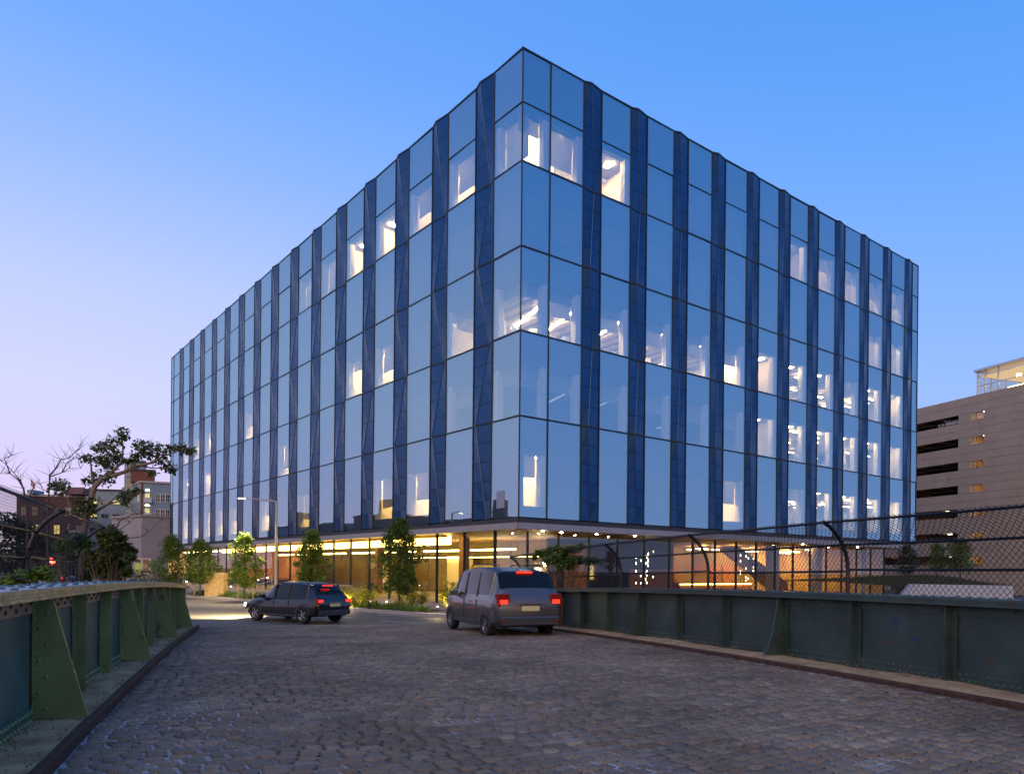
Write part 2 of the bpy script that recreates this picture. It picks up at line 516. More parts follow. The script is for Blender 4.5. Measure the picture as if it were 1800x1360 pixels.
# cobbled bridge deck
deck = MB(B)
ns = [-1.5 + i * (10.45 / 8) for i in range(9)]
ss = [-12 + i for i in range(42)]
vs = [(n, min(s, 28.6), -.009) for s in ss for n in ns]
fs = [(i * 9 + j, i * 9 + j + 1, (i + 1) * 9 + j + 1, (i + 1) * 9 + j) for i in range(41) for j in range(8)]
deck.add(vs, fs)
deck_o = kind(deck.build('cobbled_road', 'mortar', recalc=False), 'structure')
rs = random.Random(11)
def stone_verts(w, l):
    j = lambda a: rs.uniform(-a, a)
    c = [(-w / 2 + j(.009), -l / 2 + j(.007)), (w / 2 + j(.009), -l / 2 + j(.007)), (w / 2 + j(.009), l / 2 + j(.007)), (-w / 2 + j(.009), l / 2 + j(.007))]
    vs = []
    for k, (sc, z) in enumerate(((1, -.07), (1, -.014), (.95, -.003), (.82, .003))):
        for (x, y) in c:
            vs.append((x * sc, y * (sc if k < 3 else .74), z + (j(.002) if k > 1 else 0)))
    fs = []
    for r in range(3):
        for k in range(4):
            k2 = (k + 1) % 4
            fs.append((r * 4 + k, r * 4 + k2, r * 4 + 4 + k2, r * 4 + 4 + k))
    fs.append((12, 13, 14, 15))
    return vs, fs
PAL = [tuple(q * w for q, w in zip(c, (1.34, 1.18, .88))) for c in [tuple(.5 * q + .5 * g_ for q, g_ in zip(c_, (.147, .138, .138))) for c_ in [(.150, .140, .145), (.120, .117, .127), (.175, .155, .140), (.105, .107, .120), (.19, .165, .145), (.145, .135, .135), (.215, .205, .20), (.165, .12, .095), (.13, .13, .145)]]]
def settint(me, cols):
    a_ = me.color_attributes.new('tint', 'FLOAT_COLOR', 'CORNER')
    flat = []
    for p, c in zip(me.polygons, cols):
        for _ in p.vertices: flat += [c[0], c[1], c[2], 1]
    a_.data.foreach_set('color', flat)
variants = []
for k in range(14):
    vs, fs = stone_verts(.25, .118)
    me = bpy.data.meshes.new('cobblestone'); me.from_pydata(vs, [], fs); me.materials.append(M['cobble'])
    me.polygons.foreach_set('use_smooth', [True] * len(me.polygons))
    settint(me, [PAL[k % len(PAL)]] * len(fs)); variants.append(me)
stones = []
SKEW = .235
s_ = .9
row = 0
while s_ < 29:
    pitch = .138 + rs.uniform(-.006, .007)
    n_ = -1.43 + rs.uniform(0, .06)
    wob = rs.uniform(0, 6.28)
    while n_ < 8.86:
        w = rs.uniform(.15, .245)
        if n_ + w > 8.9: w = 8.9 - n_
        if w > .1:
            stones.append((n_ + w / 2, s_ + pitch / 2 + .010 * math.sin(n_ * 1.3 + wob) + (n_ + w / 2) * SKEW, w - rs.uniform(.014, .050), pitch - .012))
        n_ += w
    s_ += pitch; row += 1
def dip(n, s):      # slow unevenness of the old paving
    return .014 * math.sin(n * 1.1 + .7 * s) * math.sin(s * .8) + .010 * math.sin(n * 2.7 - s * 1.9)
def onscreen(n, s):
    x, y, z = B(n, s, 0)
    if y < .5: return -1
    u = 900 + x / y * 1311; v = 1000 + (EYE - z) / y * 1311
    return (1 / (y * y)) if (-20 < u < 1820 and v < 1375) else -1
order = sorted(range(len(stones)), key=lambda i: -onscreen(stones[i][0], stones[i][1]))
near = set(order[:300])
big = MB(); tints = []
for i, (n, s, w, l) in enumerate(stones):
    if (onscreen(n, s) < 0 and s < 8) or s > 28.45: continue
    zc = .35 * dip(n, s) + .006 + rs.gauss(0, .003)
    rx, ry, rz = rs.gauss(0, .011), rs.gauss(0, .009), rs.gauss(0, .02) + math.atan(SKEW)
    if i in near:
        me = variants[rs.randrange(len(variants))]
        o = bpy.data.objects.new('cobblestone', me); COL.objects.link(o); o.parent = deck_o
        o.location = B(n, s, zc)
        o.rotation_euler = (rx, ry, math.atan2(BN.y, BN.x) + rz); o.scale = (w / .25, l / .118, 1)
        continue
    vs, fs = stone_verts(w, l)
    out = []
    for (x, y, z) in vs:
        x2 = x * math.cos(rz) - y * math.sin(rz); y2 = y * math.cos(rz) + x * math.sin(rz)
        out.append(B(n + x2, s + y2, z + zc + x * ry + y * rx))
    o0 = len(big.v); big.v += out
    c = PAL[rs.randrange(len(PAL))]; kf = rs.uniform(.8, 1.2); c = tuple(q * kf for q in c)
    for f in fs:
        big.f.append(tuple(o0 + q for q in f)); big.m.append(0); tints.append(c)
me = big.mesh('cobblestone_field', 'cobble', smooth=True, recalc=False)
settint(me, tints)
link('cobblestone_field', me, deck_o, 'stuff')

# ledges (kerbs) with a rusty steel edge, left and right
def ledge(side):
    ins, out = (-1.43, -2.75) if side < 0 else (8.92, 10.25)
    sg = -1 if side < 0 else 1
    k = MB(B); r2 = random.Random(5 + side)
    nseg = 80; rows_ = []
    for i in range(nseg + 1):
        s = -10 + i * (37.6 / nseg)
        hv = (.10 if side < 0 else .07) + .012 * math.sin(s * 1.7) + r2.uniform(-.006, .006)
        rows_.append([(ins + sg * .07, s, -.1), (ins + sg * .07, s, hv), (ins + sg * (.3), s, hv + .012 + r2.uniform(-.006, .006)), (ins + sg * .75, s, hv + .02 + r2.uniform(-.008, .008)), (out, s, hv + .02), (out, s, -.7)])
    vs = [p for r in rows_ for p in r]
    fs = [(i * 6 + j, (i + 1) * 6 + j, (i + 1) * 6 + j + 1, i * 6 + j + 1) for i in range(nseg) for j in range(5)]
    fs.append(tuple(range(6))); fs.append(tuple(range(nseg * 6, nseg * 6 + 6)))
    k.add(vs, fs)
    o = kind(k.build('kerb', 'ledge_concrete'), 'structure')
    st = MB(B); zt_ = .115 if side < 0 else .075
    for i in range(nseg):
        s0 = -10 + i * (37.4 / nseg); s1 = -10 + (i + 1) * (37.4 / nseg)
        w0 = .006 * math.sin(s0 * 2.1)
        w1 = .006 * math.sin(s1 * 2.1)
        a0, a1 = ins, ins + sg * .068
        st.add([(a0 + w0, s0, -.08), (a1 + w0, s0, -.08), (a1 + w0, s0, zt_), (a0 + w0 + sg * .012, s0, zt_ - .007), (a0 + w0, s0, zt_ - .025),
                (a0 + w1, s1, -.08), (a1 + w1, s1, -.08), (a1 + w1, s1, zt_), (a0 + w1 + sg * .012, s1, zt_ - .007), (a0 + w1, s1, zt_ - .025)],
               [(0, 4, 9, 5), (4, 3, 8, 9), (3, 2, 7, 8), (2, 1, 6, 7), (1, 0, 5, 6)])
    st.build('steel_edge', 'rust', o)
    # grit washed up against the girder and along the steel edge
    gr = MB()
    for q in range(2600 if side < 0 else 900):
        s = r2.uniform(2, 27)
        if r2.random() < .55:
            n = (-1.94 + abs(r2.gauss(0, .10))) if side < 0 else (9.6 - abs(r2.gauss(0, .08)))
            z = .125
        else:
            n = (ins + sg * (.1 + abs(r2.gauss(0, .05)))) if r2.random() < .5 else ins - sg * abs(r2.gauss(.02, .09))
            z = .11 if (n < ins) == (side < 0) else .0
        rr = r2.uniform(.004, .014)
        p = B(n, s, z)
        gr.add([(p[0] - rr, p[1], p[2]), (p[0] + rr, p[1] - rr * .6, p[2]), (p[0] + rr * .3, p[1] + rr, p[2]), (p[0], p[1], p[2] + rr * 1.1)], [(0, 1, 3), (1, 2, 3), (2, 0, 3)])
    gr.build('gravel', 'gravel', o, kind='stuff', recalc=False)
    return o
ledge(-1); ledge(1)

# pavement and planting strip in front of the building, with its kerb
KP = [(-70, 99), (-48, 77), (-31, 60.2), (-23.2, 52.0), (-15.6, 46.0), (-9.95, 39.7), (-6.3, 35.9), (-3.5, 33.4), (-1.2, 32.3), (2.6, 31.3), (9, 30.5)]
def kerb_line():
    pav = MB(); kb = MB()
    n = len(KP)
    # pavement sheet from kerb line to well under the building
    back = [(x + 34, y + 30) for x, y in KP]
    vs = [(x, y, -.40) for x, y in KP] + [(x, y, -.40) for x, y in back]
    pav.add(vs, [(i, i + 1, n + i + 1, n + i) for i in range(n - 1)])
    kind(pav.build('pavement', 'pavement', recalc=False), 'structure')
    prev = None
    for i in range(n):
        a_ = Vector(KP[max(i - 1, 0)]); b_ = Vector(KP[min(i + 1, n - 1)])
        d = (b_ - a_).normalized(); nn = Vector((d.y, -d.x)) * -1
        if nn.y > 0: nn = -nn
        p = Vector(KP[i])
        ring = [(p.x + nn.x * .16, p.y + nn.y * .16, -.55), (p.x + nn.x * .15, p.y + nn.y * .15, -.37), (p.x + nn.x * .12, p.y + nn.y * .12, -.35), (p.x - nn.x * .03, p.y - nn.y * .03, -.345), (p.x - nn.x * .03, p.y - nn.y * .03, -.55)]
        if prev:
            kb.add(prev + ring, [(k, k + 1, 6 + k - 0, 5 + k) for k in range(4)])
        prev = ring
    kind(kb.build('kerb', 'kerb_stone', recalc=False), 'structure')
kerb_line()
for (x0, y0, x1, y1) in [(-9.0, 33.4, -6.9, 32.2), (-6.2, 34.6, -4.2, 33.4), (-5.4, 30.6, -3.4, 29.4)]:
    d = Vector((x1 - x0, y1 - y0)).normalized(); q = Vector((-d.y, d.x)) * .06
    kind(MB().add([(x0 - q.x, y0 - q.y, -.512), (x1 - q.x, y1 - q.y, -.512), (x1 + q.x, y1 + q.y, -.512), (x0 + q.x, y0 + q.y, -.512)], [(0, 1, 2, 3)]).build('road_marking', 'road_paint', recalc=False), 'structure')

# ------------------------------------------------------------------ the office building
CX, CY = .31, 37.7
UL = Vector((-.609, .793)); NL = Vector((-.793, -.609))
UR = Vector((.793, .609)); NR = Vector((.609, -.793))
def FL(t, d, z): return (CX + UL.x * t + NL.x * d, CY + UL.y * t + NL.y * d, z)
def FR(t, d, z): return (CX + UR.x * t + NR.x * d, CY + UR.y * t + NR.y * d, z)
WL, WR = 4.54, 3.67
TL, TR = 15.84 * WL, 11.80 * WR
GZ = -.42                                  # ground beside the building
ZS = [4.27, 9.42, 13.73, 18.01, 22.30, 25.28, 27.99]
stripsL = [((.532 + k) * WL, (.909 + k) * WL) for k in range(15)]
stripsR = [((1.1456 + k) * WR, (1.509 + k) * WR) for k in range(11)]
panesL = [(0.0, stripsL[0][0])] + [(stripsL[k][1], stripsL[k + 1][0]) for k in range(14)] + [(stripsL[14][1], TL)]
panesR = [(0.0, 1.854), (1.854, stripsR[0][0])] + [(stripsR[k][1], stripsR[k + 1][0]) for k in range(10)] + [(stripsR[10][1], TR)]
bld = thing('office_building', 'five storey blue glass office block with folded metal fins and warm lit lobby', 'office building', (CX, CY, GZ))
# state of the windows: (facade, pane, row) -> (kind, shade fraction, lamp)
LIT = {}
def lit(f, p, r, shade=0., lamp='warm_lamp', kind='room', depth=4.0): LIT[(f, p, r)] = (kind, shade, lamp, depth)
# rows: 0 lowest .. 4 top
for p, sh in ((3, .0), (4, .0)): lit('L', p, 4, sh)
lit('L', 1, 4, .66); lit('L', 2, 4, .55, 'dim_lamp'); lit('L', 5, 4, .84); lit('L', 6, 4, 1.0)
OPENL = 1; lit('L', 3, 2, .62); lit('L', 4, 2, .25)
for p in (9, 13, 12, 14): lit('L', p, 2, .35 if p != 9 else .5)
lit('L', 12, 1, .1); lit('L', 7, 1, .75); lit('L', 14, 1, .5)
for p, sh in ((2, .62), (3, .7), (6, .75), (8, .45), (10, .5), (11, .6), (12, .6), (13, .5), (14, .2)): lit('L', p, 0, sh)
for p in (7, 8, 9): lit('R', p, 4, .0 if p == 7 else .35, 'dim_lamp')
lit('R', 2, 4, 0); lit('R', 10, 4, .5, 'dim_lamp'); lit('R', 11, 4, .45, 'dim_lamp')
lit('R', 10, 3, .15, 'dim_lamp'); lit('R', 11, 3, .1, 'dim_lamp')
lit('R', 6, 2, 0)
HIGH = {('R', p, r): (.3 if (p, r) in ((7, 0), (9, 2)) else 0.) for p in (7, 8, 9, 10, 11) for r in (0, 1, 2)}
lit('R', 6, 1, .0, 'dim_lamp')
lit('R', 0, 0, .42); lit('R', 5, 0, .55)
emitter('dim_lamp', (1.0, .70, .31), 140)
OPEN2 = {('R', p, 2): sh for p, sh in ((0, .26), (1, .50), (2, .48), (3, .55), (4, .55), (5, .50))}
OPEN2[('L', 0, 2)] = .3; OPEN2[('L', 1, 2)] = .2
OPEN1 = {('R', p, 1): sh for p, sh in ((0, .4), (1, .38), (2, .38), (3, .42), (4, .45), (5, .45))}
OPEN1[('L', 0, 1)] = .3; OPEN1[('L', 1, 1)] = .5
OPEN4 = {('R', 0, 4): .32, ('R', 1, 4): .74, ('L', 0, 4): .84}
def vision(r):
    z0, z1 = ZS[r], ZS[r + 1]
    if r == 4: return z0 + .10, z1 - .28
    if r == 0: return z0 + .62, z0 + 3.3
    return z0 + .10, z0 + 2.72
jit = random.Random(3)
PANEF = [((0, 1, 2, 3), 0)] + [(f, 1) for f in ((7, 6, 5, 4), (0, 4, 5, 1), (1, 5, 6, 2), (2, 6, 7, 3), (3, 7, 4, 0))]
for fname, fn, panes, strips in (('L', FL, panesL, stripsL), ('R', FR, panesR, stripsR)):
    for p, (t0, t1) in enumerate(panes):
        for r in range(6):
            z0, z1 = ZS[r], ZS[r + 1]
            g = .035
            a0, a1 = t0 + (g if t0 > 0 else .03), t1 - g
            j = [jit.uniform(-.010, .010) for _ in range(3)]
            pane = MB(fn)
            vs = [(a0, j[0], z0 + .05), (a1, j[1], z0 + .05), (a1, j[1] + j[2], z1 - .05), (a0, j[0] + j[2], z1 - .05)]
            vs += [(x, d - .03, z) for x, d, z in vs]
            pane.addm(vs, PANEF)
            pane.build('pane', ['facade_glass', 'clear'], bld)
            sur = MB(fn)
            if r == 5:
                sur.box(max(a0 - .03, .11 if t0 == 0 else 0), a1 + .03, -.35, -.10, z0, z1 - .02)
                sur.build('spandrel_panel', 'spandrel', bld); continue
            v0, v1 = vision(r)
            # inset of the opening: solid margin on the far side of the bay
            i0, i1 = a0 + .02, a1 - .30
            b0 = a0 - .03 if t0 > 0 else .15
            if fname == 'L': i0, i1 = a0 + .05, a1 - .32
            if t1 - t0 < 1.3: i0, i1 = a0 + .05, a1 - .1
            D0, D1 = -.14, -.50
            key = (fname, p, r)
            if not (key in LIT or key in HIGH or key in OPEN2 or key in OPEN1 or key in OPEN4):
                sur.box(max(a0 - .03, .17 if t0 == 0 else 0), a1 + .03, -.35, -.16, z0, z1 - .02)
                sur.build('spandrel_panel', 'spandrel', bld)  # dark backing stands in for the unlit room behind the pane
                hb = v1 - (v1 - v0) * jit.choice([.9, .95, 1.0, .7])
                MB(fn).box(a0 + .12, a1 - .30, -.158, -.13, hb, v1).build('roller_shade', 'blind_unlit', bld)
                continue
            sur.box(b0, a1 + .03, D1, D0, v1, z1 - .02, 0)
            sur.box(b0, a1 + .03, D1, D0, z0 + .02, v0, 0)
            if t0 > 0: sur.box(a0 - .03, i0, D1, D0, v0, v1, 1)
            else: i0 = .15
            sur.box(i1, a1 + .03, D1, D0, v0, v1, 1)
            sur.build('spandrel_panel', ['spandrel', 'jamb'], bld)
            key = (fname, p, r)
            st = LIT.get(key)
            sh = st[1] if st else OPEN2.get(key, OPEN1.get(key, OPEN4.get(key, HIGH.get(key, 1.0))))
            if sh > .01:
                zz = v1 - (v1 - v0) * sh
                shd = MB(fn)
                shd.box(i0 + .02, i1 - .02, D1 - .05, D1 - .045, zz, v1 + .02)
                shd.box(i0 + .02, i1 - .02, D1 - .055, D1 - .04, zz - .025, zz + .01)
                shd.build('roller_shade', 'roller_shade', bld)
            if st:
                dp = st[3]
                if fname == 'R' and p >= 6 and p < 12: dp = 6.6
                q0, q1 = t0 - .6, t1 + .5
                if p == 0: q0 = .51
                if fname == 'R' and p == 2 and r == 4: q0 = t0 - .2
                if p == len(panes) - 1: q1 = t1 - .3
                zf, zc = v0 - .06, v1 + .04
                rm = MB(fn)
                e = D1 - .002
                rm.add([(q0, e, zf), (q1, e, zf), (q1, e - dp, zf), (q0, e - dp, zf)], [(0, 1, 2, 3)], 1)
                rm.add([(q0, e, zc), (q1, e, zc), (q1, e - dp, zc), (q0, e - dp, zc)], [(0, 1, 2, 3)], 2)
                rm.add([(q0, e - dp, zf), (q1, e - dp, zf), (q1, e - dp, zc), (q0, e - dp, zc)], [(0, 1, 2, 3)], 0)
                rm.add([(q0, e, zf), (q0, e - dp, zf), (q0, e - dp, zc), (q0, e, zc)], [(0, 1, 2, 3)], 0)
                rm.add([(q1, e, zf), (q1, e - dp, zf), (q1, e - dp, zc), (q1, e, zc)], [(0, 1, 2, 3)], 0)
                rm.add([(q0, e, zf - .0), (i0, e, zf), (i0, e, zc), (q0, e, zc)], [(0, 1, 2, 3)], 0)
                rm.add([(i1, e, zf - .0), (q1, e, zf), (q1, e, zc), (i1, e, zc)], [(0, 1, 2, 3)], 0)
                # a cupboard, a door recess and a beam, so that no two rooms look alike
                c0 = jit.uniform(q0 + .2, q1 - 1.2)
                rm.box(c0, c0 + jit.uniform(.5, 1.0), e - dp + .02, e - dp + .5, zf, zf + jit.uniform(.8, 2.0), jit.choice([0, 3, 1]))
                rm.box(q0, q1, e - dp * .55, e - dp * .55 + .25, zc - .22, zc - .002, 0)
                if jit.random() < .5:
                    rm.box(c0 - .9, c0 - .3, e - 1.4, e - .7, zf, zf + .9, 3)
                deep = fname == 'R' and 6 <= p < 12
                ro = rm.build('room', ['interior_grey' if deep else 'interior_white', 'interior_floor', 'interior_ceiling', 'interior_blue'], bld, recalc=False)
                lm = MB(fn)
                tm = jit.uniform(t0 + .3, t1 - .8)
                lm.box(tm, tm + .22, e - dp * .9, e - dp * .35, zc - .07, zc - .03)
                lm.box(tm + .7, tm + .95, e - .9, e - .4, zc - .07, zc - .03)  # second bar added near the window to light the jambs
                lm.build('ceiling_light', st[2], ro)
                if deep:
                    for q in range(4):
                        zz = zc - jit.uniform(.15, .9); dd = e - jit.uniform(1.2, 5.5); tt = jit.uniform(q0 + .2, q1 - 1.2)
                        MB(fn).box(tt, tt + jit.uniform(.5, 1.4), dd, dd + .06, zz, zz + .05).build('pendant_light', 'pendant_glow', ro)
                    MB(fn).box(q0 + .3, q1 - .3, e - 3.2, e - 2.6, zf + .72, zf + .78).build('worktop', 'interior_white', ro)
                    MB(fn).box(q0 + .8, q0 + 1.5, e - 2.9, e - 2.86, zf + .8, zf + 1.25).build('monitor', 'interior_blue', ro)
# piers behind the fins, and the open offices
for fn, strips in ((FL, stripsL), (FR, stripsR)):
    for t0, t1 in strips:
        MB(fn).box(t0 - .03, t1 + .03, -.50, -.22, ZS[0], ZS[6] - .05).build('pier', 'recess', bld)
def open_office(t_end, r, dp, lamps, lampmat, t_start=.50, back=0, high=False):
    v0, v1 = vision(r); zf, zc = v0 - .06, (v1 + .03 if high else v1 - .05 if r == 4 else v0 + 2.05)
    rm = MB(FR); q0, q1 = t_start, t_end; e = -.51
    rm.add([(q0, e, zf), (q1, e, zf), (q1, e - dp, zf), (q0, e - dp, zf)], [(0, 1, 2, 3)], 1)
    rm.add([(q0, e, zc), (q1, e, zc), (q1, e - dp, zc), (q0, e - dp, zc)], [(0, 1, 2, 3)], 2)
    rm.add([(q0, e - dp, zf), (q1, e - dp, zf), (q1, e - dp, zc), (q0, e - dp, zc)], [(0, 1, 2, 3)], back)
    rm.add([(q1, e, zf), (q1, e - dp, zf), (q1, e - dp, zc), (q1, e, zc)], [(0, 1, 2, 3)], back)
    if t_start > 1: rm.add([(q0, e, zf), (q0, e - dp, zf), (q0, e - dp, zc), (q0, e, zc)], [(0, 1, 2, 3)], back)
    # ceiling baffles and desks with screens
    for k in range(int((q1 - q0) / .9)):
        rm.box(q0 + .2 + k * .9, q0 + .72 + k * .9, e - dp + .1, e - .15, zc - .02, zc - .004, 0)
    for k in range(int((q1 - q0) / 2.4)):
        t = q0 + 1.0 + k * 2.4
        rm.box(t, t + 1.4, e - 2.6, e - 1.9, zf + .7, zf + .74, 0)
        rm.box(t + .1, t + .75, e - 2.3, e - 2.26, zf + .85, zf + 1.22, 3)
        rm.box(t + .85, t + 1.3, e - 2.9, e - 2.86, zf + .4, zf + 1.1, 3)
        rm.box(t + .2, t + .6, e - 3.9, e - 3.5, zf, zf + 1.9, 0 if k % 2 else 3)
    ro = rm.build('open_office', ['interior_white', 'interior_floor', 'interior_ceiling', 'interior_blue', 'interior_grey'], bld, recalc=False)
    if high:
        ho = random.Random(100 + r)
        for k in range(26):
            tt = ho.uniform(q0 + .3, q1 - 1.4); dd = e - ho.uniform(.7, dp - .3); zz = zc - ho.uniform(.05, .75)
            MB(FR).box(tt, tt + ho.uniform(.35, 1.3), dd, dd + .06, zz, zz + .045).build('pendant_light', 'pendant_glow', ro)
        for p in range(7, 12):
            tt = panesR[p][1] - .75
            MB(FR).box(tt, tt + .3, e - .75, e - .35, zc - .05, zc - .02).build('ceiling_light', 'warm_lamp', ro)  # lamp added beside each window to light its jamb
        for k in range(9):
            tt = ho.uniform(q0 + .3, q1 - 1.4); dd = e - ho.uniform(1.5, dp - .6)
            MB(FR).box(tt, tt + .3, dd, dd + .3, zf, zc - .01).build('column', 'interior_white', ro) if k % 3 == 0 else MB(FR).box(tt, tt + ho.uniform(.8, 1.6), dd, dd + .05, zf + .7, zf + ho.uniform(1.0, 1.6)).build('partition', 'interior_blue', ro)
    for t, ln in lamps:
        lm = MB()
        a_ = Vector(FR(t, -.6, zc - .05)); b_ = Vector(FR(t + ln * .3, -.6 - ln, zc - .05))
        sd_ = Vector((UR.x, UR.y, 0)) * .05
        vs = [a_ - sd_, a_ + sd_, b_ + sd_, b_ - sd_]
        vs = [tuple(v) for v in vs] + [tuple(v + Vector((0, 0, .045))) for v in vs]
        lm.add(vs, [(0, 1, 2, 3), (4, 5, 6, 7), (0, 1, 5, 4), (1, 2, 6, 5), (2, 3, 7, 6), (3, 0, 4, 7)])
        lm.build('ceiling_light', lampmat, ro)
open_office(panesR[5][1] + .4, 2, 7.0, [(2.2, 4.8), (4.3, 4.8), (7.6, 4.8), (11.2, 4.8), (14.9, 4.8), (18.5, 4.8)], 'office_lamp')
for r_, dp_ in ((2, 7.0), (1, 7.0), (0, 7.0)):
    open_office(panesR[11][1] + .35, r_, dp_, [], 'warm_lamp', panesR[7][0] - .55, 4, True)
emitter('faint_lamp', (.9, .85, .8), .6)
open_office(panesR[5][1] + .4, 1, 7.0, [(4.3, 4.8), (7.6, 4.8), (11.2, 4.8), (14.9, 4.8)], 'faint_lamp')
open_office(panesR[1][1] + .3, 4, 3.9, [(3.0, .8)], 'warm_lamp')
v0, v1 = vision(4)
MB(FR).box(.80, 3.3, -1.5, -1.44, v0 + .02, v1 - .1).build('lit_wall_panel', 'lit_wall_glow', bld)  # glowing panel added in place of a brightly lit wall

# folded fins
def ridge_frac(fname, i):
    img = [.30, .70, .30, .68, .28, .62][i] if fname == 'R' else [.32, .74, .30, .74, .26, .70][i]
    return img if fname == 'R' else 1 - img
FZ = [ZS[6], ZS[4], ZS[3], ZS[2], ZS[1], ZS[0]]
NJ = [5, 4, 4, 4, 5]
PK = [.15, -.13, .15, -.13, .15, -.10]
pieces = []
for fname, fn, strips in (('L', FL, stripsL), ('R', FR, stripsR)):
    for t0, t1 in strips:
        for k in range(5):
            za, zb = FZ[k], FZ[k + 1]
            fa, fb = ridge_frac(fname, k), ridge_frac(fname, k + 1)
            for q in range(NJ[k]):
                u0, u1 = q / NJ[k], (q + 1) / NJ[k]
                z_hi = za + (zb - za) * u0 - .010; z_lo = za + (zb - za) * u1 + .010
                if q == 0 and k > 0: z_hi -= .05
                if q == NJ[k] - 1: z_lo += .05
                g0, g1 = fa + (fb - fa) * u0, fa + (fb - fa) * u1
                pr = lambda f: .24 + .10 * math.sin(f * 3.14)
                e0, e1 = t0 + .045, t1 - .045
                rt_h = e0 + (e1 - e0) * g0; rt_l = e0 + (e1 - e0) * g1
                pk = PK
                P_h = pk[k] + (pk[k + 1] - pk[k]) * u0; P_l = pk[k] + (pk[k + 1] - pk[k]) * u1
                vs = [(e0, .0, z_lo), (rt_l, P_l, z_lo), (e1, .0, z_lo), (e0, .0, z_hi), (rt_h, P_h, z_hi), (e1, .0, z_hi),
                      (e0, -.20, z_lo), (e1, -.20, z_lo), (e0, -.20, z_hi), (e1, -.20, z_hi)]
                fs = [(0, 1, 4), (0, 4, 3), (1, 2, 5), (1, 5, 4), (0, 6, 7, 2, 1), (3, 4, 5, 9, 8), (0, 3, 8, 6), (2, 7, 9, 5)]
                dist = Vector(fn((t0 + t1) / 2, 0, z_lo)).xy.length
                pieces.append((dist, fn, vs, fs))
for fname, fn, strips in (('L', FL, stripsL), ('R', FR, stripsR)):
    for t0, t1 in strips:
        e0, e1 = t0 + .045, t1 - .045
        for k in range(5):
            fa, fb = ridge_frac(fname, k), ridge_frac(fname, k + 1)
            MB(fn).tube([(e0 + (e1 - e0) * fa, PK[k] + .012, FZ[k] - .01), (e0 + (e1 - e0) * fb, PK[k + 1] + .012, FZ[k + 1] + .01)], .02, 5).build('fin_highlight', 'fin_highlight_tone', bld)  # lighter tube added to draw the highlight along the crease
pieces.sort(key=lambda q: q[0])
for dist, fn, vs, fs in pieces[:300]:
    MB(fn).add(vs, fs).build('fin_panel', 'fin_metal', bld)
rest = MB()
for dist, fn, vs, fs in pieces[300:]:
    rest.fn = fn; rest.add(vs, fs)
rest.build('fin_panels', 'fin_metal', bld, kind='stuff')

# mullions and transoms
for fname, fn, panes, strips in (('L', FL, panesL, stripsL), ('R', FR, panesR, stripsR)):
    edges = sorted({x for s in strips for x in s} | ({1.854, TR - .02} if fname == 'R' else {TL - 1.25, TL - .02}))
    for t in edges:
        MB(fn).box(t - .035, t + .035, -.10, .035, ZS[0], ZS[6]).build('mullion', 'mullion', bld)
    for i, z in enumerate(ZS):
        if i == 0: continue
        hh = .024 if i == 5 else .042
        for t0, t1 in panes:
            MB(fn).box(t0 + (.0 if t0 else -.02), t1, -.12, .03, z - hh, z + hh).build('transom', 'mullion', bld)
        if i != 5:
            fi = FZ.index(z)
            f = ridge_frac(fname, fi)
            for t0, t1 in strips:
                rt = t0 + (t1 - t0) * f
                tr = MB(fn)
                vs = [(t0, .02, z - hh), (rt, PK[fi] + .03, z - hh), (t1, .02, z - hh), (t0, -.21, z - hh), (t1, -.21, z - hh)]
                vs += [(x, d, zz + 2 * hh) for x, d, zz in vs]
                tr.add(vs, [(0, 1, 6, 5), (1, 2, 7, 6), (0, 3, 4, 2, 1), (5, 6, 7, 9, 8), (3, 0, 5, 8), (2, 4, 9, 7)])
                tr.build('fin_transom', 'mullion', bld)
MB().tube([(CX, CY, ZS[0]), (CX, CY, ZS[6] + .05)], .045, 6).build('mullion', 'mullion', bld)
for r in (0, 3, 5):
    MB(FR).box(.12, .40, -.40, -.12, ZS[r] + .03, ZS[r + 1] - .03).build('corner_post', 'spandrel', bld)
# roof and inner mass (keeps daylight from passing through the block)
rf = MB()
c = [FR(.4, -.4, 0), FR(TR - .4, -.4, 0), None, FL(TL - .4, -.4, 0)]
far = (c[1][0] + UL.x * (TL - .8), c[1][1] + UL.y * (TL - .8), 0)
quad = [c[0], c[1], far, c[3]]
rf.add([(x, y, 27.3) for x, y, z in quad] + [(x, y, 27.0) for x, y, z in quad], [(0, 1, 2, 3), (4, 5, 6, 7)] + [(i, (i + 1) % 4, 4 + (i + 1) % 4, 4 + i) for i in range(4)])
rf.build('roof', 'roof_dark', bld)
core = MB()
cc = [Vector(FR(8.0, -8.0, 0)), Vector(FR(TR - 7, -8.0, 0))]
cc += [cc[1] + Vector((UL.x, UL.y, 0)) * (TL - 15), cc[0] + Vector((UL.x, UL.y, 0)) * (TL - 15)]
core.add([(v.x, v.y, 4.3) for v in cc] + [(v.x, v.y, 26.9) for v in cc], [(0, 1, 2, 3), (4, 5, 6, 7)] + [(i, (i + 1) % 4, 4 + (i + 1) % 4, 4 + i) for i in range(4)])
core.build('core_wall', 'grey_render', bld)
# hidden rear facades
for a_, b_ in ((FR(TR, 0, 0), far), (FL(TL, 0, 0), far)):
    a_ = Vector(a_); b_ = Vector(b_)
    MB().add([(a_.x, a_.y, 4.0), (b_.x, b_.y, 4.0), (b_.x, b_.y, ZS[6]), (a_.x, a_.y, ZS[6])], [(0, 1, 2, 3)]).build('rear_wall', 'spandrel', bld)

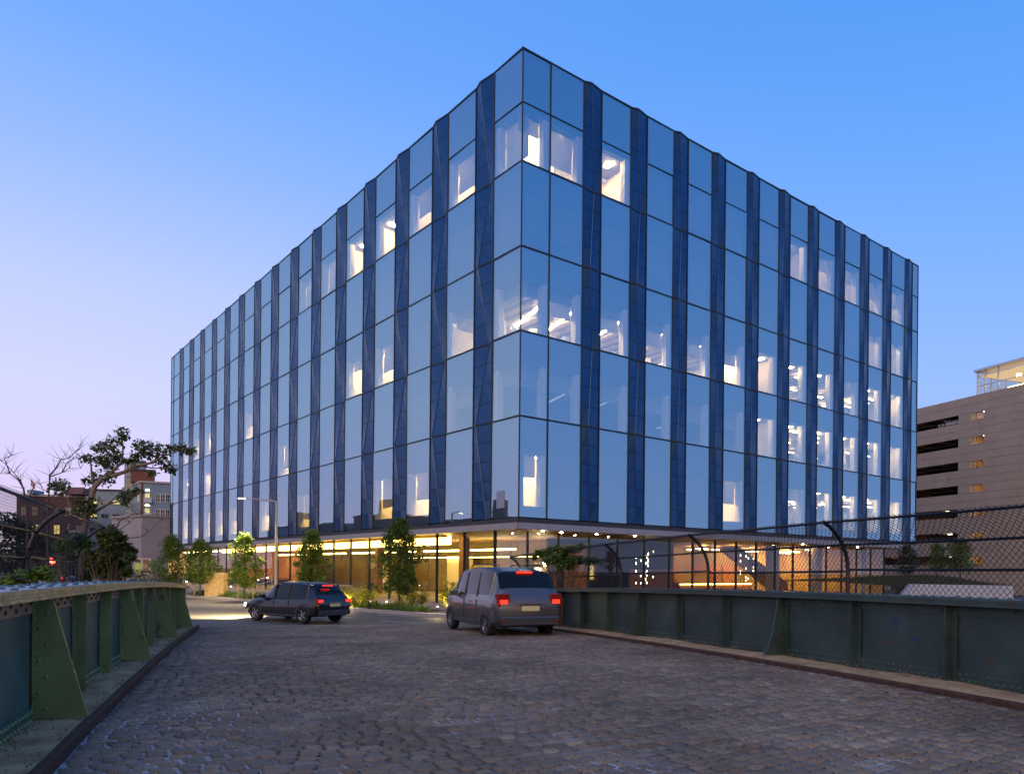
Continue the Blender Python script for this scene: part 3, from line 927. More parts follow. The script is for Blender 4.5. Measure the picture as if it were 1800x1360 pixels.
# fascia and soffit
for fn, panes, strips, T, nm in ((FL, panesL, stripsL, TL, 'L'), (FR, panesR, stripsR, TR, 'R')):
    MB(fn).box(.02, T - .02, -.5, -.10, 4.02, 4.26).build('shadow_gap', 'recess', bld)
    ed = sorted({x for s in strips for x in s} | {0.0, T} | ({1.854} if nm == 'R' else set()))
    for a0, a1 in zip(ed[:-1], ed[1:]):
        o0 = .012 if a0 > 0 else -.02
        MB(fn).bbox(a0 + o0, a1 - .012, -.28, .12, 3.70, 4.02, .01).build('fascia_panel', 'fascia_metal', bld)
sf = MB()
qs = [FR(-.0, -.29, 3.74), FR(TR, -.29, 3.74), (far[0], far[1], 3.74), FL(TL, -.29, 3.74)]
sf.add([FR(.2, -.2, 3.745), FR(TR - .2, -.2, 3.745), (far[0], far[1], 3.745), FL(TL - .2, -.2, 3.745)], [(0, 1, 2, 3)])
sf.build('soffit', 'soffit_wood', bld, recalc=False)

# ground floor: glass line set back from the fascia
LS = .55
LOB = []                                    # (frame fn, t0, t1, d)
C2 = FR(4.9, -2.53, 0)                      # recessed corner of the lobby glass
E1 = FL(2.75, -LS, 0)
def glass_run(p0, p1, step, zb, zt, skip=()):
    p0 = Vector((p0[0], p0[1], 0)); p1 = Vector((p1[0], p1[1], 0))
    L_ = (p1 - p0).length; n = max(1, round(L_ / step)); d = (p1 - p0) / n
    nv = Vector((d.y, -d.x, 0)).normalized()
    if nv.dot(Vector((0, 0, 0)) - p0) < 0: nv = -nv
    for i in range(n):
        a_ = p0 + d * i; b_ = p0 + d * (i + 1)
        g = MB(); u = d.normalized() * .02
        vs = [(a_.x + u.x, a_.y + u.y, zb), (b_.x - u.x, b_.y - u.y, zb), (b_.x - u.x, b_.y - u.y, zt), (a_.x + u.x, a_.y + u.y, zt)]
        vs += [(x - nv.x * .03, y - nv.y * .03, z) for x, y, z in vs]
        g.addm(vs, PANEF)
        g.build('lobby_pane', ['lobby_glass', 'clear'], bld)
    for i in range(n + 1):
        a_ = p0 + d * i; u = d.normalized() * .035
        m = MB(); vs = []
        for z in (zb - .05, zt):
            for su, sn in ((-1, .06), (1, .06), (1, -.10), (-1, -.10)):
                vs.append((a_.x + u.x * su + nv.x * sn, a_.y + u.y * su + nv.y * sn, z))
        m.add(vs, [(0, 1, 2, 3), (4, 5, 6, 7), (0, 1, 5, 4), (1, 2, 6, 5), (2, 3, 7, 6), (3, 0, 4, 7)])
        m.build('lobby_mullion', 'mullion', bld)
ZT = 3.74
glass_run(E1, FL(62, -LS, 0), 2.9, -.36, ZT)
glass_run(E1, C2, 2.4, -.36, ZT)
glass_run(C2, FR(43.0, -2.53, 0), 2.36, -.36, ZT)
# lobby floor, rear wall
lob = MB()
lob.add([FR(.6, -.6, -.37), FR(TR - .5, -.6, -.37), (far[0], far[1], -.37), FL(TL - .5, -.6, -.37)], [(0, 1, 2, 3)])
lob.build('lobby_floor', 'interior_floor', bld, recalc=False)
for k in range(18):
    MB(FL).box(9 + k * 3, 11.985 + k * 3, -11.2 - .04 * (k % 2), -11.0 - .04 * (k % 2), -.36, ZT).build('lobby_wall', 'lobby_panel', bld)
MB(FL).box(3, 5.8, -7.6, -7.4, -.36, 3.2).build('lobby_wall', 'wood_orange', bld)
MB(FR).box(7.4, 9.5, -6.6, -6.4, -.36, 3.0).build('lobby_wall', 'wood_orange', bld)
MB(FR).box(22.5, 43, -13.2, -13.0, -.36, ZT).build('lobby_wall', 'wood_tan', bld)
MB(FR).box(9.6, 22.5, -9.2, -9.0, -.36, ZT).build('lobby_wall', 'brick_dark', bld)
MB(FR).box(22.3, 22.5, -13.0, -9.2, -.36, ZT).build('lobby_wall', 'wood_tan', bld)
MB(FR).box(43.0, 43.2, -13.2, -2.6, -.36, ZT).build('lobby_wall', 'wood_tan', bld)
MB(FL).box(62.0, 62.2, -11.0, -.6, -.36, .4).build('lobby_wall', 'lobby_panel', bld)
# luminous baffle ceiling along the left side of the lobby, with light lines
lc = MB(FL)
for k in range(9):
    t0 = 9.2 + k * 5.2
    lc = MB(FL)
    lc.box(t0, t0 + 4.98, -1.9, -1.75, ZT - .60, ZT - .05)
    o = lc.build('luminous_ceiling', 'cove_light', bld)
    bf = MB(FL)
    for q in range(28):
        x = t0 + .08 + q * .175
        bf.box(x, x + .03, -1.70, -1.3, ZT - .16, ZT - .02)
    bf.build('baffle', 'wood_tan', o)
for k in range(7):
    t0 = 10 + k * 6.6
    MB(FL).box(t0, t0 + 5.2, -7.6, -7.45, 2.95, 3.06).build('light_line', 'led_line', bld)
MB(FL).box(8.0, 30, -9.7, -9.62, 2.52, 2.56).build('light_line', 'led_line', bld)
# lobby interior pieces
for t, d, w, h, mt in ((14, -8.5, 2.5, 2.3, 'wood_tan'), (30, -9, 3.0, 2.6, 'interior_white'), (24, -4.5, .5, 4.1, 'wood_dark'), (38, -4.5, .5, 4.1, 'wood_dark'), (46, -8, 6, 2.6, 'wood_orange'), (11, -4.0, .5, 4.1, 'wood_dark'), (19, -9.8, 3, 3, 'interior_white')):
    MB(FL).box(t, t + w, d - .5, d, -.36, min(h - .36, ZT - .02)).build('column' if w < .6 else 'partition', mt, bld)
for k in range(10):
    MB(FL).box(10.5 + (k % 2) * .9, 11.1 + (k % 2) * .9, -10.96, -10.9, .2 + (k // 2) * .42, .5 + (k // 2) * .42).build('lit_shelf', 'balcony_glow' if k % 3 else 'interior_white', bld)
MB(FL).box(9.6, 10.3, -8.0, -7.95, .75, 1.15).build('screen', 'screen', bld)
# cafe end on the right: columns, stair, warm ceiling lamps
for t in (33.3, 40.3, 27.2):
    MB(FR).box(t, t + .75, -3.9, -3.2, -.36, ZT - .003).build('column', 'concrete_column', bld)
cl = random.Random(9)
for k in range(22):
    t = cl.uniform(24, 42); d = cl.uniform(-12, -3.4)
    MB(FR).box(t, t + cl.uniform(.5, 1.8), d, d + .18, ZT - .30, ZT - .24).build('ceiling_light', 'cafe_lamp', bld)
for k in range(9):
    t = 24 + k * 2.0
    MB(FR).box(t, t + 1.6, -12.98, -12.9, cl.uniform(.3, 2.0), cl.uniform(2.1, 2.4)).build('lit_shelf', 'wood_orange', bld)
MB(FR).box(23.5, 33, -10.2, -9.2, -.36, .65).build('counter', 'wood_orange', bld)
MB(FR).box(23.5, 33, -9.18, -9.14, .55, .60).build('light_line', 'led_line', bld)
stp = MB(FR)
stp.prism([(26.2, 3.1), (26.2, 3.45), (33.2, .6), (33.2, .2), (32.6, .2)], 1, -7.2, -5.6) if False else None
stp.add([(25.8, -7.2, 3.35), (26.4, -7.2, 3.6), (33.3, -7.2, .7), (33.3, -7.2, .1), (32.5, -7.2, .1), (25.8, -5.8, 3.35), (26.4, -5.8, 3.6), (33.3, -5.8, .7), (33.3, -5.8, .1), (32.5, -5.8, .1)],
        [(0, 1, 2, 3, 4), (5, 6, 7, 8, 9), (0, 1, 6, 5), (1, 2, 7, 6), (2, 3, 8, 7), (3, 4, 9, 8), (4, 0, 5, 9)])
stp.build('interior_stair', 'wood_dark', bld)
# lit bar niche and orange walls seen behind the fence
MB(FR).box(9.8, 13.6, -8.98, -8.4, .9, 2.1).build('lit_niche', 'wood_orange', bld)
for t in (10.0, 12.0):
    MB(FR).box(t, t + 1.2, -8.38, -8.3, 1.0, 1.95).build('niche_panel', 'niche_lit' if 'niche_lit' in M else 'yellow_window', bld)
MB(FR).box(16.4, 21.0, -8.0, -7.8, .2, 1.75).build('orange_screen', 'wood_orange', bld)
for t, d, n in ((14.6, -4.6, 9), (24.0, -3.4, 4)):
    for k in range(n):
        ch = MB(FR)
        tt = t + (k % 3) * .35 + cl.uniform(-.12, .12); dd = d - (k // 3) * .4 + cl.uniform(-.12, .12)
        ch.tube([(tt, dd, ZT - .01), (tt, dd, .5)], .008, 4)
        co = ch.build('pendant', 'mullion', bld)
        bd = MB()
        for q in range(cl.randint(2, 6)):
            z = 3.0 - cl.uniform(0, 2.3)
            bd.lathe(FR(tt, dd, z), [(.004, .07), (.02, .05), (.02, -.05), (.004, -.07)], 6)
        bd.build('bulb', 'bead_light', co)
for t, d in ((7.0, -1.6), (4.2, -1.5), (2.6, -1.2), (10, -1.4), (28, -1.3), (36, -1.3)):
    MB().lathe(FR(t, d, 3.70), [(.07, 0), (.07, .04)], 8).build('downlight', 'office_lamp', bld)
# timber-lined volume at the far left of the lobby
wv = MB(FL)
wv.box(52, 78, -9.4, -9.2, .4, 3.5, 0); wv.box(52, 78, -9.4, -1.2, 3.5, 3.66, 1); wv.box(52, 78, -9.4, -1.2, .2, .4, 1); wv.box(77.9, 78.1, -9.4, -1.2, .4, 3.5, 2)
wo = wv.build('timber_box', ['wood_orange', 'soffit_wood', 'concrete_column'], bld)
for k in range(6):
    MB(FL).box(54 + k * 4, 56.4 + k * 4, -3.2, -2.8, 3.42, 3.47).build('ceiling_light', 'cafe_lamp', wo)

# ------------------------------------------------------------------ riveted bridge girders
def girder(side):
    sg = 1 if side < 0 else -1                 # direction from the web towards the road
    wf = -1.97 if side < 0 else 9.66           # road face of the web
    green = 'girder_green' if side < 0 else 'girder_dark'
    teal = 'girder_teal' if side < 0 else 'girder_dark'
    s_end = 27.2 if side < 0 else 27.6
    lab = 'green riveted steel bridge girder with gusset plates beside the cobbles' if side < 0 else 'dark teal riveted steel bridge girder below the right hand fence'
    g = thing('bridge_girder', lab, 'girder', B(wf, 12, .1), 'riveted girders along the bridge')
    zt, zb = (1.33 if side < 0 else 1.20), .06                          # underside of cap, foot of web
    sa = -6.0
    def strip(n0, n1, z0, z1, s0=sa, s1=s_end, step=1.4):
        m = MB(B); k = max(1, int((s1 - s0) / step))
        vs = []
        for i in range(k + 1):
            s = s0 + (s1 - s0) * i / k
            vs += [(n0, s, z0), (n1, s, z0), (n1, s, z1), (n0, s, z1)]
        fs = [(i * 4 + j, i * 4 + (j + 1) % 4, i * 4 + 4 + (j + 1) % 4, i * 4 + 4 + j) for i in range(k) for j in range(4)]
        fs += [(0, 1, 2, 3), (k * 4, k * 4 + 1, k * 4 + 2, k * 4 + 3)]
        return m.add(vs, fs)
    strip(wf - sg * .03, wf, zb - .6, zt).build('web', teal, g)
    # flange angle under the cap and along the foot
    strip(wf + sg * .002, wf + sg * .022, zt - .15, zt - .001).build('flange_angle', 'girder_worn' if side < 0 else teal, g)
    strip(wf + sg * .002, wf + sg * .020, zb, zb + .20).build('flange_angle', teal, g)
    # cap of three stacked plates
    cap_n = [(wf + sg * .225, wf - sg * .41), (wf + sg * .21, wf - sg * .39), (wf + sg * .22, wf - sg * .40)]
    for i, (n0, n1) in enumerate(cap_n):
        strip(n0, n1, zt + i * .034, zt + i * .034 + .032, s0=sa).build('cap_plate', ('cap_edge' if side < 0 else green) if i < 2 or side > 0 else 'cap_edge', g)
    top = zt + 3 * .034
    strip(wf + sg * .205, wf - sg * .39, top - .001, top + .004).build('cap_top', 'cap_top' if side < 0 else green, g)
    up = (0, 0, 1)
    nr = (BN.x * sg, BN.y * sg, 0)
    al = (-BU.x, -BU.y, 0)
    rt = MB()
    k = 0
    s = 1.0
    while s < s_end:
        rt.dome(B(wf + sg * (.15 if k % 2 else -.02), s, top + .004), up, .036, .022, 7)
        rt.dome(B(wf - sg * (.18 if k % 2 else .32), s, top + .004), up, .036, .022, 7)
        s += .30; k += 1
    rt.build('rivets', 'rivet_teal' if side < 0 else green, g, kind='stuff', smooth=True)
    # stiffeners and gussets
    first, pitch = (8.55, 5.42) if side < 0 else (6.25, 5.33)
    q = -2; rv = MB(); rw = MB(); spans = []
    while True:
        sgus = first + q * pitch
        if sgus > s_end + .1: break
        for j in range(3):
            s = sgus + j * pitch / 3
            if s < sa + .3 or s > s_end - .02: continue
            spans.append(s)
            zf = .125 + .0
            if j == 0:
                # flat angle back to back with the web, then the tall triangular plate
                m = MB(B)
                t = .014
                z1 = zt - .004
                w0, w1, wt = wf + sg * .024, wf + sg * .49, wf + sg * .17
                curve = side > 0
                prof = [(w0, zf), (w1, zf)]
                if curve:
                    prof += [(wf + sg * .38, zf + .14), (wf + sg * .27, zf + .46)]
                prof += [(wt, z1), (w0, z1)]
                vs = [(n, s - t, z) for n, z in prof] + [(n, s + t, z) for n, z in prof]
                L_ = len(prof)
                m.add(vs, [tuple(range(L_)), tuple(range(L_, 2 * L_))] + [(i, (i + 1) % L_, L_ + (i + 1) % L_, L_ + i) for i in range(L_)])
                m.build('gusset', green, g)
                leg = MB(B)
                leg.box(wf + sg * .022, wf + sg * .034, s - .12, s - t, zf, z1)
                leg.box(wf + sg * .022, wf + sg * .155, s - t - .014, s - t - .001, zf + .01, z1 - .001)
                leg.build('stiffener_angle', green if side < 0 else teal, g)
                for i in range(7):
                    z = zf + .10 + i * .16
                    rv.dome(B(wf + sg * (.06 if i % 2 else .125), s - t - .015, z), al, .021, .016)
                    rw.dome(B(wf + sg * .035, s - .075, z + .05), nr, .015, .012)
                    rw.dome(B(wf + sg * .035, s - .075, z - .03), nr, .015, .012)
            else:
                m = MB(B)
                z1 = zt - .003
                m.box(wf + sg * .022, wf + sg * .15, s - .009, s + .009, zf, z1)
                m.box(wf + sg * .022, wf + sg * .034, s - .11, s - .009, zf, z1)
                m.build('stiffener', green, g)
                for i in range(8):
                    z = zf + .09 + i * .138
                    rw.dome(B(wf + sg * .035, s - .06, z), nr, .015, .012)
                    if side > 0:
                        rw.dome(B(wf + sg * .11, s - .010, z), al, .012, .009)
        q += 1
    rv.build('rivets', green, g, kind='stuff', smooth=True)
    rw.build('rivets', teal, g, kind='stuff', smooth=True)
    # rivets along the flanges, in a zigzag of two rows
    rb = MB(); rtp = MB()
    s = .5; k = 0
    while s < s_end:
        for row, z in enumerate((zb + .075, zb + .155)):
            if min(abs(s + row * .0 - x) for x in spans) > .1:
                rb.dome(B(wf + sg * .021, s + (.03 if row else 0), z), nr, .024, .022)
        s += .105; k += 1
    s = .5; k = 0
    while s < s_end:
        if min(abs(s - x + .05) for x in spans) > .12:
            rtp.dome(B(wf + sg * .023, s, zt - (.05 if k % 2 else .10)), nr, .024, .018)
        s += .16; k += 1
    rb.build('rivets', 'girder_green' if side < 0 else teal, g, kind='stuff', smooth=True)
    rtp.build('rivets', 'recess' if side < 0 else teal, g, kind='stuff', smooth=True)
    if side > 0:
        gm = MB(B)
        for (s0, z0, s1, z1) in ((8.95, .85, 9.12, .93), (8.95, .86, 9.03, .78), (9.0, .70, 9.1, .72), (8.55, .66, 8.7, .63)):
            gm.add([(wf + sg * .003, s0, z0), (wf + sg * .003, s1, z1), (wf + sg * .003, s1, z1 + .03), (wf + sg * .003, s0, z0 + .03)], [(0, 1, 2, 3)])
        gm.build('graffiti', 'graffiti', g, recalc=False)
    return g
girder(-1); girder(1)

# ------------------------------------------------------------------ chain link fences with curved posts
def fence(side):
    if side > 0:
        n0, posts, s0, s1, inw, zb = 10.12, [2.2, 6.3, 10.5, 14.75, 19.0, 23.2, 27.0], 1.0, 27.0, -1, .1
        lab = 'black chain link fence with curved posts above the right girder'
    else:
        n0, posts, s0, s1, inw, zb = -3.6, [3.2, 7.2, 11.3, 15.3, 19.3], 1.0, 19.3, 1, .1
        lab = 'black chain link fence with curved posts behind the left girder'
    f = thing('chain_link_fence', lab, 'fence', B(n0, 12, 0), 'curved chain link fences')
    # profile: straight up, then curving over the road
    zo = 0 if side > 0 else .16
    prof = [(0, zb), (0, 1.3 + zo), (0, 1.72 + zo)]
    for i in range(1, 8):
        an = i / 7 * R(64)
        prof.append((1.0 * (1 - math.cos(an)), 1.72 + zo + .93 * math.sin(an)))
    prof = [(inw * a_, b_) for a_, b_ in prof]
    for s in posts:
        MB(B).tube([(n0 + a_, s, z) for a_, z in prof], .037, 8).build('post', 'fence_black', f, angle=40)
    def at(z):
        for (a0, z0), (a1, z1) in zip(prof[:-1], prof[1:]):
            if z0 <= z <= z1: return a0 + (a1 - a0) * (z - z0) / max(1e-6, z1 - z0)
        return prof[-1][0]
    ztop = prof[-1][1]
    for z in (1.70 + zo, 2.16 + zo, ztop - .01):
        for i in range(len(posts) - 1):
            a_, b_ = posts[i], posts[i + 1]
            n_ = n0 + at(z) - inw * .045
            dz = (.02 if i % 2 else -.01) if z < 2 else 0
            pts = [(n_, a_ + (b_ - a_) * k / 4, z + dz - (.012 * math.sin(k / 4 * 3.14))) for k in range(5)]
            MB(B).tube(pts, .024, 6).build('rail', 'fence_black', f, angle=60)
    # woven wire: two families of diagonal wires lying on the curved surface
    arc = [0]
    for (a0, z0), (a1, z1) in zip(prof[1:-1], prof[2:]):
        arc.append(arc[-1] + math.hypot(a1 - a0, z1 - z0))
    Ltot = arc[-1] + .04
    def onsurf(v):
        for i in range(len(arc) - 1):
            if v <= arc[i + 1] or i == len(arc) - 2:
                u = (v - arc[i]) / (arc[i + 1] - arc[i])
                p, q = prof[i + 1], prof[i + 2]
                return p[0] + (q[0] - p[0]) * u, p[1] + (q[1] - p[1]) * u
    wires = MB()
    step = .098; kx = .92
    nseg = 9
    rad = .0046 if side > 0 else .0030
    for fam in (1, -1):
        s = s0 - 2
        while s < s1 + 2:
            pts = []
            for i in range(nseg + 1):
                v = Ltot * i / nseg
                ss_ = s + fam * v * kx
                a_, z = onsurf(v)
                if s0 <= ss_ <= s1:
                    pts.append(B(n0 + a_ + inw * .04 * -1, ss_, z))
            if len(pts) > 1:
                wires.tube(pts, rad, 3, cap=False)
            s += step
    wires.build('wire_mesh', 'fence_black', f, recalc=False, kind='stuff')
    return f
fence(1); fence(-1)

# ------------------------------------------------------------------ vegetation
def leaves(mb, rnd, c, r, n, size, squash=.8, droop=0.):
    for _ in range(n):
        while True:
            p = Vector((rnd.uniform(-1, 1), rnd.uniform(-1, 1), rnd.uniform(-1, 1)))
            if p.length <= 1: break
        p = Vector((c[0] + p.x * r, c[1] + p.y * r, c[2] + p.z * r * squash))
        a_ = rnd.uniform(0, 6.283); ti = rnd.gauss(-droop, .5)
        d = Vector((math.cos(a_) * math.cos(ti), math.sin(a_) * math.cos(ti), math.sin(ti)))
        w = d.cross(Vector((rnd.gauss(0, .3), rnd.gauss(0, .3), 1))).normalized()
        L_ = size * rnd.uniform(.7, 1.35); wd = L_ * .36
        up = d.cross(w) * wd * .25
        o = len(mb.v)
        mb.v += [tuple(p), tuple(p + d * L_ * .45 + w * wd + up), tuple(p + d * L_), tuple(p + d * L_ * .45 - w * wd + up)]
        mb.f += [(o, o + 1, o + 2), (o, o + 2, o + 3)]; mb.m += [0, 0]
def street_tree(x, y, z0, h, cw, ch, label, leaf='leaf_green', seed=1, n=60, per=95, size=.14, stakes=True, trunk=.055, group='young street trees in front of the building'):
    rnd = random.Random(seed)
    t = thing('street_tree', label, 'tree', (x, y, z0), group)
    tr = MB()
    top = z0 + h
    zc = top - ch
    pts = [(x, y, z0)]
    for i in range(1, 6):
        f = i / 5
        pts.append((x + rnd.gauss(0, .04) * f, y + rnd.gauss(0, .04) * f, z0 + (h * .92) * f))
    tr.tube(pts, [trunk * (1 - .15 * i) for i in range(6)], 7)
    cen = []
    for k in range(n):
        f = (k + .5) / n
        z = zc + ch * f
        # egg-shaped outline, broadest a third of the way up
        w = cw / 2 * (math.sin(math.pi * min(1, max(.04, (f * .92 + .06)) ** .75)) ** .8) * rnd.uniform(.25, 1.05)
        an = k * 2.4 + rnd.uniform(-.5, .5)
        cx, cy = x + math.cos(an) * w, y + math.sin(an) * w
        cen.append((cx, cy, z))
        if k % 2 == 0:
            zs = max(z0 + h * .3, z - w * .9)
            tr.tube([(x, y, zs), ((x + cx) / 2, (y + cy) / 2, (zs + z) / 2 + .05), (cx, cy, z)], [trunk * .4, trunk * .25, .006], 4)
    tr.build('trunk', 'bark', t, smooth=True)
    lv = MB()
    for c in cen:
        leaves(lv, rnd, c, cw * rnd.uniform(.12, .21), int(per * rnd.uniform(.6, 1.3)), size, .7, .25)
    lv.build('crown', leaf, t, recalc=False)
    if stakes:
        for dx in (-.45, .5):
            MB().tube([(x + dx, y + .1, z0), (x + dx * .9, y + .1, z0 + 1.25)], .03, 5).build('stake', 'wood_tan', t)
    return t
zp = -.36
street_tree(px(302, 55), 55, zp, 4.2, 2.6, 3.6, 'dense young tree at the timber end of the lobby, leftmost of the street trees', seed=2, n=70)
street_tree(px(352, 50), 50, zp, 3.7, 2.3, 2.7, 'wide crowned young tree second from the left along the kerb', seed=3)
street_tree(px(430, 46), 46, zp, 3.95, 2.1, 3.1, 'young tree just left of the street lamp post', 'leaf_bright', seed=4)
street_tree(px(548, 42.5), 42.5, zp, 4.05, 2.0, 3.2, 'slender young tree right of the street lamp, behind the dark car', 'leaf_bright', seed=5)
street_tree(px(702, 37), 37, zp, 4.35, 2.3, 3.5, 'tallest young tree by the lobby, nearest the building corner', seed=6, n=74, per=100)

def shrub(name, label, x, y, z0, rx, h, leaf, seed, n=14, per=60, size=.11, cat='shrub', group=None, stems=True):
    rnd = random.Random(seed)
    t = thing(name, label, cat, (x, y, z0), group)
    st = MB(); lv = MB()
    for k in range(n):
        an = rnd.uniform(0, 6.28); rr = rx * math.sqrt(rnd.random())
        hh = h * rnd.uniform(.35, 1.0) * (1 - .35 * (rr / rx) ** 2)
        c = (x + math.cos(an) * rr, y + math.sin(an) * rr, z0 + hh)
        st.tube([(x + math.cos(an) * rr * .3, y + math.sin(an) * rr * .3, z0), (x + math.cos(an) * rr * .8, y + math.sin(an) * rr * .8, z0 + hh * .6), c], [.018, .012, .004], 4)
        leaves(lv, rnd, c, rx * .25, int(per * .7), size, .8)
        leaves(lv, rnd, (x + math.cos(an) * rr * .8, y + math.sin(an) * rr * .8, z0 + hh * .5), rx * .28, int(per * .4), size, .9)
    st.build('stem', 'bark', t, kind='stuff'); lv.build('foliage', leaf, t, recalc=False)
    return t
shrub('shrub', 'large bright yellow-green spreading shrub right of the dark car', px(625, 39), 39, zp, 1.15, 1.1, 'leaf_yellow', 21, 26, 80, .13)
shrub('shrub', 'small yellow-green shrub beside the car roof, left of the big yellow shrub', px(585, 40), 40, zp, .55, .95, 'leaf_yellow', 22, 8)
shrub('shrub', 'upright olive shrub between the yellow shrub and the tallest tree', px(650, 41), 41, zp, .45, 1.55, 'leaf_green', 23, 9)
shrub('shrub', 'yellow shrub under the tallest young tree', px(725, 39.5), 39.5, zp, .8, 1.2, 'leaf_yellow', 24, 14, 70, .13)
shrub('shrub', 'yellow shrub with upright shoots left of the grey van', px(800, 34.5), 34.5, zp, .6, 1.75, 'leaf_yellow', 25, 16, 70, .12)
shrub('shrub', 'low yellow shrub behind the grey van at the corner', px(858, 35), 35, zp, 1.1, 1.2, 'leaf_yellow', 26, 18, 70, .12)
shrub('shrub', 'small yellow shrub at the foot of the lamp post', px(560, 44), 44, zp, .5, .9, 'leaf_yellow', 27, 8)
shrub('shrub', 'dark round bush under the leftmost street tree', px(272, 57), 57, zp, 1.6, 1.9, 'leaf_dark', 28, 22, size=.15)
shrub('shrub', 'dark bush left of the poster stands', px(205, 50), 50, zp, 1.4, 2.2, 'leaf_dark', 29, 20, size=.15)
# low hedges: ground cover nobody could count
def hedge(pts, w, h, seed, leaf, dens, size=.07):
    rnd = random.Random(seed); lv = MB()
    for (x0, y0), (x1, y1) in zip(pts[:-1], pts[1:]):
        L_ = math.hypot(x1 - x0, y1 - y0)
        for k in range(int(L_ * dens)):
            f = rnd.random(); o = rnd.uniform(-w / 2, w / 2)
            dx, dy = (x1 - x0) / L_, (y1 - y0) / L_
            hx = h * (1 - (2 * o / w) ** 4) * (.75 + .25 * math.sin(f * L_ * 2.6 + seed))
            leaves(lv, rnd, (x0 + dx * f * L_ - dy * o, y0 + dy * f * L_ + dx * o, zp + rnd.uniform(.05, max(.08, hx))), .06, 5, size)
    o = lv.build('ground_cover', leaf, recalc=False)
    o['kind'] = 'stuff'
    return o
tag(hedge([(-4.05, 34.4), (-7.4, 37.6)], .9, .42, 3, 'leaf_bright', 260), 'trimmed low green hedge along the kerb under the tallest tree', 'hedge')
tag(hedge([(-7.4, 38.0), (-10.6, 41.2), (-13, 44)], .7, .28, 4, 'leaf_green', 200), 'patchy low planting along the kerb behind the dark car', 'ground cover')
tag(hedge([(-15, 46.5), (-22.5, 53)], 1.1, .45, 5, 'leaf_green', 220), 'low green hedge along the kerb beyond the girder end', 'hedge')
# planting bed soil
for pts in ([(-4.0, 34.0), (-22.8, 53.0), (-21.6, 54.6), (-3.2, 36.6)],):
    kind(MB().add([(x, y, -.385) for x, y in pts], [(0, 1, 2, 3)]).build('planting_bed', 'soil', recalc=False), 'structure')

# big leaning tree behind the left fence
def leaning_tree():
    Y = 22.0
    rnd = random.Random(41)
    t = thing('leaning_tree', 'tall leaning tree with drooping leaf clusters behind the left fence', 'tree', (px(150, Y), Y, -.7))
    def P(x, y, dy=0): return (px(x, Y + dy), Y + dy, pz(y, Y + dy, x))
    br = MB()
    paths = [
        ([(140, 1010), (143, 950), (158, 880), (165, 855), (178, 842), (215, 830), (245, 818), (268, 812), (288, 800), (312, 792)], .11, .012),
        ([(165, 855), (160, 835), (158, 815), (150, 800)], .05, .008),
        ([(180, 841), (200, 825), (213, 812), (214, 790), (213, 770), (214, 752)], .05, .008),
        ([(213, 805), (205, 790), (198, 780), (190, 775)], .02, .006),
        ([(245, 818), (262, 822), (285, 823), (305, 822)], .03, .006),
        ([(225, 826), (222, 815), (214, 808)], .02, .006),
        ([(150, 905), (168, 898), (190, 885), (212, 880), (235, 868), (250, 862)], .05, .008),
        ([(190, 885), (205, 870), (218, 862)], .02, .006),
        ([(148, 925), (130, 900), (120, 885), (112, 862), (98, 845)], .04, .007),
        ([(268, 812), (275, 800), (280, 790), (262, 780)], .02, .005),
    ]
    for pts, r0, r1 in paths:
        n = len(pts)
        dz = rnd.uniform(-.6, .6)
        br.tube([P(x, y, dz * i / n) for i, (x, y) in enumerate(pts)], [r0 + (r1 - r0) * i / (n - 1) for i in range(n)], 6)
    lv = MB()
    for (x, y, r) in [(213, 757, 11), (216, 766, 7), (196, 775, 14), (180, 783, 13), (170, 787, 9), (190, 795, 16), (200, 800, 12), (205, 806, 10), (176, 806, 10), (160, 806, 13), (150, 803, 8), (185, 812, 12), (190, 826, 12), (170, 838, 14), (155, 845, 11), (188, 842, 10),
                      (243, 779, 11), (255, 782, 13), (268, 785, 12), (250, 793, 14), (270, 798, 15), (285, 795, 11), (238, 800, 10), (228, 808, 8), (282, 812, 11), (294, 818, 11), (300, 826, 8), (310, 789, 9), (322, 788, 11), (333, 792, 8), (298, 786, 8),
                      (100, 848, 12), (110, 852, 11), (92, 852, 9), (103, 860, 11), (140, 885, 14), (152, 890, 14), (160, 880, 11), (145, 900, 10), (160, 900, 9), (215, 872, 9), (228, 866, 9), (222, 880, 8), (240, 862, 7), (265, 832, 6)]:
        dd_ = rnd.uniform(-.7, .7)
        leaves(lv, rnd, P(x, y, dd_), r * Y / 1311 * 1.1, int(14 + r * 2.6), .12, .75, .45)
        leaves(lv, rnd, P(x + rnd.uniform(-4, 4), y + rnd.uniform(-3, 3), dd_), r * Y / 1311 * 1.6, int(6 + r * 1.2), .11, .6, .5)
        for _ in range(3):
            p0_ = Vector(P(x, y + r * .4, dd_)); p1_ = Vector(P(x + rnd.uniform(-1.5, 1.5) * r, y - rnd.uniform(-.2, 1.4) * r, dd_ + rnd.uniform(-.3, .3)))
            br.tube([p0_, (p0_ + p1_) / 2 + Vector((0, 0, .04)), p1_], [.010, .007, .003], 4)
    br.build('trunk', 'bark_pale', t, smooth=True)
    lv.build('crown', 'leaf_tree', t, recalc=False)
leaning_tree()
